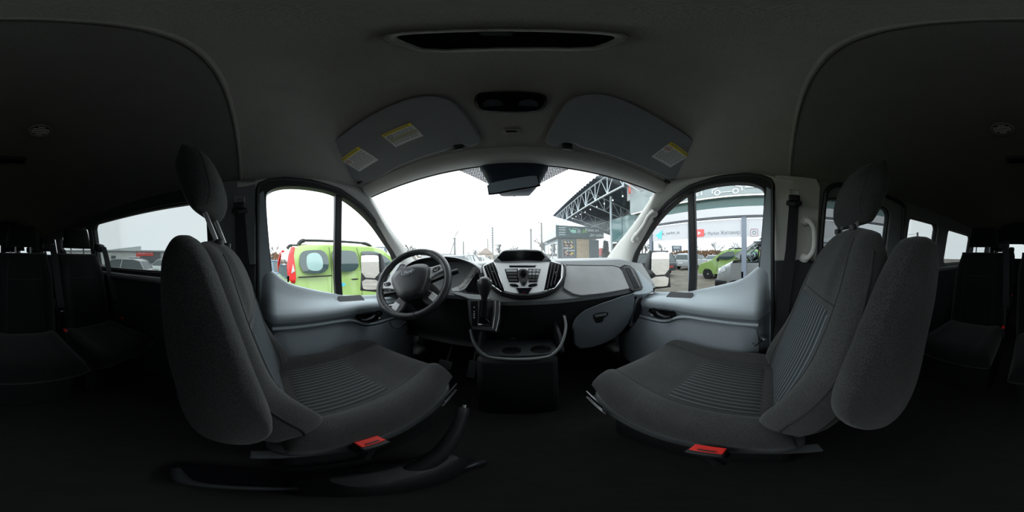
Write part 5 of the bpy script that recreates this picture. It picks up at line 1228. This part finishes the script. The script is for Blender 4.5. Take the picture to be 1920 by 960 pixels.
# ---- canopy with trusses and bulbs
M['canopy'] = mat('corrugated_canopy', (.06, .075, .10), .6, nscale=3, namt=.2)
M['truss'] = mat('white_truss_steel', (.50, .56, .60), .5)
cn = thing('canopy', 'dark corrugated canopy roof on white steel trusses over the kiosk', 'canopy', (4.5, 7, GR))
def rf(x): return 2.72-.26*(x-2.65)
bm = NB(); P = []
for i in range(120):
    y = 3.35+7.35*i/119; dz = .025*math.copysign(1, sin(i*pi/2+.3))
    P.append([(2.55+j*.6, y, rf(2.55+j*.6)+dz) for j in range(10)])
grid(bm, P); ro = obj('roof_sheet', bm, 'canopy', cn, smooth=False); md = ro.modifiers.new('Solidify', 'SOLIDIFY'); md.thickness = .02; md.offset = 1
def truss(p0, p1, drop, n, r=.028, name='truss'):
    p0, p1 = V(p0), V(p1); q0 = p0-V((0, 0, drop)); q1 = p1-V((0, 0, drop))
    bm = NB(); tube(bm, [p0, p1], r, 6); tr_ = obj(name, bm, 'truss', cn)
    bm = NB(); tube(bm, [q0, q1], r*1.2, 6); obj('lower_chord', bm, 'truss', tr_)
    for k in range(n+1):
        a = p0.lerp(p1, k/n); b_ = q0.lerp(q1, k/n); bm = NB(); tube(bm, [a, b_], r*.55, 5); obj('truss_post', bm, 'truss', tr_)
        if k < n:
            c1 = p0.lerp(p1, (k+.5)/n); c2 = q0.lerp(q1, (k+1)/n); bm = NB(); tube(bm, [b_, c1, c2], r*.5, 5); obj('truss_brace', bm, 'truss', tr_)
truss((2.72, 3.45, rf(2.72)-.05), (2.72, 10.6, rf(2.72)-.05), .68, 9)
for y in (3.45, 5.8, 8.2, 10.6): truss((2.72, y, rf(2.72)-.05), (7.8, y, rf(7.8)-.05), .55, 6, .022)
truss((5.2, 3.5, rf(5.2)-.05), (5.2, 10.6, rf(5.2)-.05), .5, 8, .02)
for x, y in ((3.55, 5.3), (7.7, 10.6), (7.7, 3.6)):
    bm = NB(); tube(bm, [(x, y, GR), (x, y, rf(x)-.1)], .045, 8); obj('canopy_post', bm, 'truss', cn)
for px, py in ((1073.5, 410), (1080, 406), (1088, 402), (1097, 398), (1107, 393), (1119, 388), (1133, 382), (1149, 375.6), (1167.5, 368), (1192, 369)):
    c = at(px, py, x=2.80 if px < 1190 else 3.3); t = thing('light_bulb', 'small white bulb of the string hanging along the canopy truss', 'bulb', c, group='canopy string bulbs')
    bm = NB(); lathe(bm, [(.004, .035), (.013, .022), (.024, .0), (.016, -.018), (.004, -.024)], c, 'z', 10); obj('bulb_glass', bm, 'bulb', t)
    bm = NB(); tube(bm, [c+V((0, 0, .04)), c+V((-.03, 0, .16))], .008, 5); obj('bulb_holder', bm, 'black', t)

# ---- coffee kiosk
M['kiosk'] = mat('kiosk_navy', (.028, .05, .066), .5); M['kiosk_sign'] = mat('kiosk_sign_teal', (.018, .06, .072), .4, nscale=1.5, namt=.3)
M['wood'] = mat('kiosk_wood', (.52, .38, .22), .6, nscale=14, namt=.25); M['poster'] = mat('poster_brown', (.035, .012, .009), .5)
kk = thing('kiosk', 'small coffee kiosk with teal sign, poster and wooden shutter under the canopy', 'kiosk', (3.5, 9.5, GR))
bm = NB(); box(bm, (3.53, 10.5, -.35), (2.5, 4.1, 2.5)); obj('kiosk_wall', bm, 'kiosk', kk, bevel=.01)
bm = NB(); box(bm, (3.56, 10.4, 1.29), (2.86, 4.2, .60)); obj('kiosk_fascia', bm, 'shop_white', kk, bevel=.01)
bm = NB(); box(bm, (3.56, 8.27, 1.29), (2.88, .05, .62)); sg = obj('kiosk_sign', bm, 'kiosk_sign', kk, label='dark teal kiosk sign with white lettering')
fx = lambda x, z: frame_mtx((x, 8.24, z), (1, 0, 0), (0, 0, 1))
text_obj('sign_lettering', 'Кава на', .24, fx(4.20, 1.42), 'white', sg, .004, .002, .3); text_obj('sign_lettering', 'до кави', .24, fx(4.52, 1.15), 'white', sg, .004, .002, .3)
for k, z in enumerate((1.48, 1.36, 1.22, 1.10)):
    bm = NB(); tube(bm, [(2.28+.04*j, 8.235, z+.025*sin(j*2.3+k)) for j in range(10)], .014, 5); obj('sign_scroll', bm, 'white', sg)
mg = mat('sign_mint', (.35, .75, .60), .5)
bm = NB(); tube(bm, [(2.85, 8.235, 1.45), (2.93, 8.235, 1.28), (3.1, 8.235, 1.2), (3.3, 8.235, 1.25), (3.38, 8.235, 1.42), (3.1, 8.235, 1.46), (2.95, 8.235, 1.34)], .016, 5); obj('sign_drawing', bm, mg, sg)
bm = NB(); prism(bm, [(2.98, 8.24, 1.24), (3.22, 8.24, 1.24), (3.26, 8.24, 1.38), (2.95, 8.24, 1.38)], (0, -.008, 0)); obj('sign_drawing', bm, mg, sg)
for k in range(3):
    bm = NB(); tube(bm, [(3.42+.07*cos(j*pi/4)+.09*k*0, 8.235, 1.26+.09*k*.6+.06*sin(j*pi/4)) for j in range(8)], .010, 5, closed=True); obj('sign_drawing', bm, 'white', sg)
gl_ = mat('sign_leaf_green', (.25, .55, .08), .5)
for a in (0, 60, 120, 180):
    d = V((cos(R(a)), 0, sin(R(a)))); e = V((-d.z, 0, d.x)); c = V((3.74, 8.235, 1.28)); bm = NB(); prism(bm, [c, c+d*.09+e*.035, c+d*.19, c+d*.09-e*.035], (0, -.006, 0)); obj('sign_leaf', bm, gl_, sg)
# poster
bm = NB(); box(bm, (2.86, 8.425, .36), (.72, .05, .95)); po = obj('menu_poster', bm, 'trim_grey', kk, label='lit brown menu poster with yellow dots')
bm = NB(); box(bm, (2.86, 8.40, .36), (.62, .03, .87)); obj('poster_sheet', bm, 'poster', po)
text_obj('poster_lettering', 'кава на', .13, frame_mtx((2.80, 8.382, .40), (1, 0, 0), (0, 0, 1)), 'white', po, .002, .003, .3); text_obj('poster_lettering', 'до кави', .13, frame_mtx((2.94, 8.382, .26), (1, 0, 0), (0, 0, 1)), 'white', po, .002, .003, .3)
py_ = mat('poster_yellow', (.85, .65, .05), .5); pp = mat('poster_peach', (.80, .45, .32), .5)
for x, z, r_, m_ in ((2.66, .72, .05, py_), (2.72, .70, .035, 'white'), (2.86, .72, .04, 'white'), (3.02, .73, .05, py_), (3.08, .69, .035, 'white'), (3.08, .46, .06, py_), (3.0, .55, .06, pp), (3.06, .10, .075, py_), (2.68, .16, .05, pp), (2.76, .08, .055, pp), (2.95, .05, .05, pp), (2.70, .56, .045, pp), (2.78, .52, .045, pp), (2.68, -.02, .025, 'white'), (3.03, -.02, .025, 'white')):
    bm = NB(); prism(bm, [(x+r_*cos(k*pi/6), 8.386, z+r_*.8*sin(k*pi/6)) for k in range(12)], (0, -.004, 0)); obj('poster_spot', bm, m_, po)
bm = NB()
for k in range(11): box(bm, (3.72, 8.43-.008*(k % 2), .86-.105*k), (.76, .05, .098))
obj('wooden_shutter', bm, 'wood', kk, bevel=.006)
bm = NB(); box(bm, (2.55, 8.36, -.28), (2.5, .35, .08)); obj('kiosk_counter', bm, 'kiosk', kk, bevel=.01)
for k in range(3):
    y = 9.0+1.2*k; bm = NB(); box(bm, (2.265, y, .2), (.03, 1.05, 1.1)); wf = obj('kiosk_window', bm, 'shop_white', kk)
    bm = NB(); box(bm, (2.245, y, .2), (.02, .92, .98)); obj('window_pane', bm, M['shop_glass'], wf)

# ---- trees, poles, hedge, houses
M['bark'] = mat('bare_tree_bark', (.10, .085, .075), .9); M['pole'] = mat('weathered_pole', (.16, .155, .15), .8)
def tree(label, x, y, h, seed, rb=.05):
    rnd = random.Random(seed); bm = NB()
    def br(p, d, L, r, n):
        q = p+d*L*.5+V((rnd.uniform(-.04, .04), rnd.uniform(-.04, .04), 0))*L; e = q+(d+V((rnd.uniform(-.15, .15), rnd.uniform(-.15, .15), .05)))*L*.5
        tube(bm, [p, q, e], [r, r*.85, r*.7], 5 if n > 2 else 4)
        if n <= 0: return
        for k in range(3 if n > 1 else 4):
            a = rnd.uniform(0, 2*pi); s = rnd.uniform(.35, .8); nd = (d+V((cos(a)*s, sin(a)*s, rnd.uniform(-.05, .25)))).normalized(); br(p.lerp(e, rnd.uniform(.6, 1)) if k else e, nd, L*rnd.uniform(.62, .78), r*.62, n-1)
    base = V((x, y, GR)); br(base, V((0, 0, 1)), h*.34, rb, 4)
    return obj('bare_tree', bm, 'bark', None, smooth=False, label=label, cat='tree', group='bare trees')
def polar(px, r): a = R((px-970)*.1875); return r*sin(a), r*cos(a)
for px, r_, h, sd_, lb in ((944, 33, 4.6, 1, 'bare tree above the left half of the dash screen'), (966, 36, 4.4, 2, 'bare tree above the right half of the dash screen'), (776, 30, 4.4, 3, 'bare tree over the steering wheel rim beside the left windscreen pillar'), (890, 38, 3.6, 4, 'small bare tree left of the brown house'), (900, 41, 3.9, 5, 'faint bare tree directly behind the brown house'), (1012, 36, 3.2, 6, 'low bare tree between the two poles'), (1032, 20, 4.6, 7, 'bare tree rising behind the kiosk corner'), (1180, 16, 3.6, 8, 'bare tree beside the right windscreen pillar')):
    x, y = polar(px, r_); tree(lb, x, y, h, sd_, .24)
for k in range(7): tree('bare tree in the far tree line left of the van', -28+.6*(k % 2), 2+5*k, 4.4+.4*(k % 3), 20+k, .14)
def conifer(label, x, y, h, w, seed):
    rnd = random.Random(seed); t = thing('conifer', label, 'tree', (x, y, GR), group='conifers by the kiosk')
    bm = NB()
    for k in range(3200):
        f = rnd.random()**.8; a = rnd.uniform(0, 2*pi); rr = w*(1-f)*rnd.uniform(.3, 1); p = V((x+rr*cos(a), y+rr*sin(a), GR+.25+f*(h-.25))); d = V((cos(a), sin(a), -.25+rnd.uniform(0, .5)))*.17; e = V((-sin(a), cos(a), 0))*.035
        bm.faces.new([bm.verts.new(q) for q in (p-e, p+d*.5-e*1.4, p+d, p+d*.5+e*1.4, p+e)])
    obj('foliage', bm, mat('conifer_green', (.03, .075, .035), .8), t, smooth=False)
    bm = NB(); tube(bm, [(x, y, GR), (x, y, GR+h*.95)], [.05, .01], 6); obj('trunk', bm, 'bark', t)
conifer('dark conifer right against the kiosk side', *polar(1140, 8.9), 2.35, .55, 1); conifer('broad conifer left of the right windscreen pillar', *polar(1158, 7.4), 2.1, .75, 2)
rnd = random.Random(5)
bm = NB()
for k in range(5200):
    px = rnd.uniform(700, 1060); r_ = rnd.uniform(42.5, 46); x, y = polar(px, r_); z = GR+rnd.random()**1.5*1.9; s = rnd.uniform(.15, .4); a = rnd.uniform(0, pi)
    d = V((cos(a), sin(a), 0))*s; bm.faces.new([bm.verts.new(V((x, y, z))+q) for q in (-d, d*.3+V((0, 0, s)), d, d*.2-V((0, 0, s*.6)))])
obj('scrub', bm, mat('winter_scrub', (.24, .22, .17), .95), None, smooth=False, label='brown winter scrub along the far edge of the lot', cat='scrub', kind='stuff')
bm = NB()
for k in range(3000):
    y = rnd.uniform(-12, 27); x = -33+rnd.uniform(-1.5, 1.5); z = GR+rnd.random()**1.3*2.5; s = rnd.uniform(.2, .45); a = rnd.uniform(0, pi); d = V((cos(a), sin(a), 0))*s
    bm.faces.new([bm.verts.new(V((x, y, z))+q) for q in (-d, d*.3+V((0, 0, s)), d, d*.2-V((0, 0, s*.6)))])
obj('scrub', bm, mat('winter_scrub_brown', (.26, .15, .09), .95), None, smooth=False, label='reddish brown scrub belt on the left side of the lot', cat='scrub', kind='stuff')
def pole(name, lb, px, r_, top_py, arms=(), rad=.09, brace=None):
    x, y = polar(px, r_); h = r_*tan(R((480-top_py)*.1875)); t = thing(name, lb, 'pole', (x, y, GR))
    bm = NB(); tube(bm, [(x, y, GR), (x, y, h)], [rad*2, rad*1.5], 8); obj('pole_shaft', bm, 'pole', t)
    for dx, dz, up in arms:
        bm = NB(); tube(bm, [(x, y, h+dz), (x+dx, y, h+dz+up)], .07, 6); obj('pole_arm', bm, 'pole', t)
    if brace: bm = NB(); tube(bm, [(x+brace, y, GR), (x, y, h-.4)], rad*.8, 6); obj('pole_brace', bm, 'pole', t)
    return t, x, y, h
pole('power_pole', 'grey power pole with slanting brace, over the cluster hood', 857, 24, 444, ((.6, .1, .9), (-.3, -.2, .1)), .10, -1.5)
pole('power_pole', 'thin pole between braced pole and lattice mast', 873, 30, 451)
pole('power_pole', 'slim dark pole just left of the beaded mast', 919, 40, 447)
pole('power_pole', 'pole standing alone right of the two bare trees', 1000, 26, 429, ((-.25, -.3, 0), (.25, -.3, 0)))
t, x, y, h = pole('lamp_post', 'tall lamp post with arm, left of the kiosk', 1020, 26, 418, ((-.6, -.1, .1), (-.35, -2.2, .1)))
t = thing('mast', 'dark antenna mast with stacked drums, tallest thing straight ahead', 'mast', (*polar(928, 42), GR)); x, y = polar(928, 42); h = 42*tan(R(10.2))
bm = NB(); tube(bm, [(x, y, GR), (x, y, h)], [.24, .16], 8); obj('mast_shaft', bm, 'mullion', t)
for k in range(9): bm = NB(); lathe(bm, [(.22, -.16), (.36, 0), (.22, .16)], (x, y, h-.25-.62*k), 'z', 10); obj('mast_drum', bm, 'pole', t)
def house(lb, px, r_, w, h0, h1, wall, roof, rot=0):
    x, y = polar(px, r_); t = thing('house', lb, 'house', (0, 0, 0))
    bm = NB(); box(bm, (0, 0, h0/2), (w, 5, h0)); b_ = obj('house_wall', bm, wall, t)
    bm = NB(); prism(bm, [(-w*.55, -2.8, h0), (w*.55, -2.8, h0), (0, -2.8, h1)], (0, 5.6, 0)); obj('house_roof', bm, roof, t)
    for q in (-.25, .25): bm = NB(); box(bm, (w*q, -2.52, h0*.55), (w*.16, .06, h0*.35)); obj('house_window', bm, 'car_glass', t)
    t.location = (x, y, GR); t.rotation_euler = (0, 0, -R((px-970)*.1875)+R(rot))
house('brown gabled house beside the antenna mast', 915, 34, 2.8, 2.1, 3.3, mat('house_brown', (.38, .30, .24), .8), mat('roof_brown', (.33, .25, .21), .8))
house('low red-roofed house behind the conifers', 1131, 22, 3.2, 1.5, 2.5, 'shop_white', mat('roof_red', (.40, .09, .08), .8))
house('long pale low building over the steering wheel', 826, 37, 7.5, 2.1, 2.6, 'shop_white', mat('roof_pale', (.55, .53, .52), .8))
# roadside sign seen beside the driver's mirror
x, y = polar(717, 22.5); t = thing('roadside_sign', 'grey roadside sign board with white letters, above the driver mirror', 'sign', (x, y, GR))
fr_ = frame_mtx((x, y, 1.07), V((y, -x, 0)), (0, 0, 1)); fm3 = Matrix(fr_).to_3x3()
bm = NB(); box(bm, (x, y, 1.05), (1.7, .85, .06), fm3); sgb = obj('sign_board', bm, 'mullion', t); text_obj('board_lettering', 'DEXII', .5, frame_mtx(V((x, y, 1.12))+fm3 @ V((0, 0, .04)), V((y, -x, 0)), (0, 0, 1)), 'white', sgb, .01, .01, sx=.9)
bm = NB(); tube(bm, [(x, y, GR), (x, y, .8)], .06, 8); obj('sign_post', bm, 'pole', t)
# rental building in the rear left window
a0 = R(-132); cx, cy = 24*sin(a0), 24*cos(a0); rt = V((-cy, cx, 0)).normalized()*-1; bk_ = V((cx, cy, 0)).normalized()
rt = V((cos(a0), -sin(a0), 0))*1.0
t = thing('rental_building', 'long pale grey industrial building with red sign, in the rear left window', 'building', (cx, cy, GR))
m3 = Matrix.Rotation(-a0, 3, 'Z')
def Lb(x, y, z): return V((cx, cy, 0))+m3 @ V((x, y, 0))+V((0, 0, z))
M['metal_wall'] = mat('pale_metal_wall', (.66, .70, .68), .6, nscale=.8, namt=.06)
bm = NB(); box(bm, Lb(-1, 3, (.95+GR)/2), (24, 6, .95-GR), m3); obj('building_wall', bm, 'metal_wall', t)
bm = NB(); prism(bm, [Lb(-13, -.3, .92), Lb(11, -.3, .78), Lb(11, 6, 1.2), Lb(-13, 6, 1.35)], (0, 0, .12)); obj('building_roof', bm, 'shop_grey', t)
bm = NB(); prism(bm, [Lb(-4.6, 1, .9), Lb(.2, 1, .9), Lb(.2, 1, 1.75), Lb(-4.6, 1, 1.2)], m3 @ V((0, .4, 0))); obj('roof_gable', bm, 'metal_wall', t)
bm = NB(); box(bm, Lb(.75, -.08, .55), (2.5, .1, .62), m3); rs_ = obj('rental_sign', bm, mat('rental_red', (.80, .10, .08), .5), t, label='red sign board over the entrance')
bm = NB(); box(bm, Lb(-.23, -.08, -.2), (.55, .1, .9), m3); obj('sign_leg', bm, mat('rental_red2', (.80, .10, .08), .5), rs_)
text_obj('sign_lettering', 'ОРЕНДА АВТО', .30, frame_mtx(Lb(.75, -.16, .62), m3 @ V((1, 0, 0)), (0, 0, 1)), 'white', rs_, .005, .004, sx=1.05)
bm = NB(); box(bm, Lb(1.6, -.03, -.4), (3.0, .1, 2.3), m3); obj('entrance', bm, 'grey_paint', t)
bm = NB(); box(bm, Lb(-3.9, -.03, .0), (.7, .1, .5), m3); obj('building_window', bm, 'car_glass', t)
# wires over the lot behind, seen through the right rear windows
t, x, y, h = pole('power_pole', 'grey pole behind the van, in the right rear window', 1724, 22, 438)
for dz in (-.15, -.55): bm = NB(); tube(bm, [(x+s_*(1.5*k), y+.4*k, h+dz+.010*((k-6)**2-36)*1.2) for s_ in (1,) for k in range(12)], .02, 5); obj('wire', bm, 'black', t)
# ------------------------------------------------------------------ lift everything so that the ground is z = 0
for o in bpy.data.objects:
    if o.parent is None and o.type != 'CAMERA': o.location.z += EYE
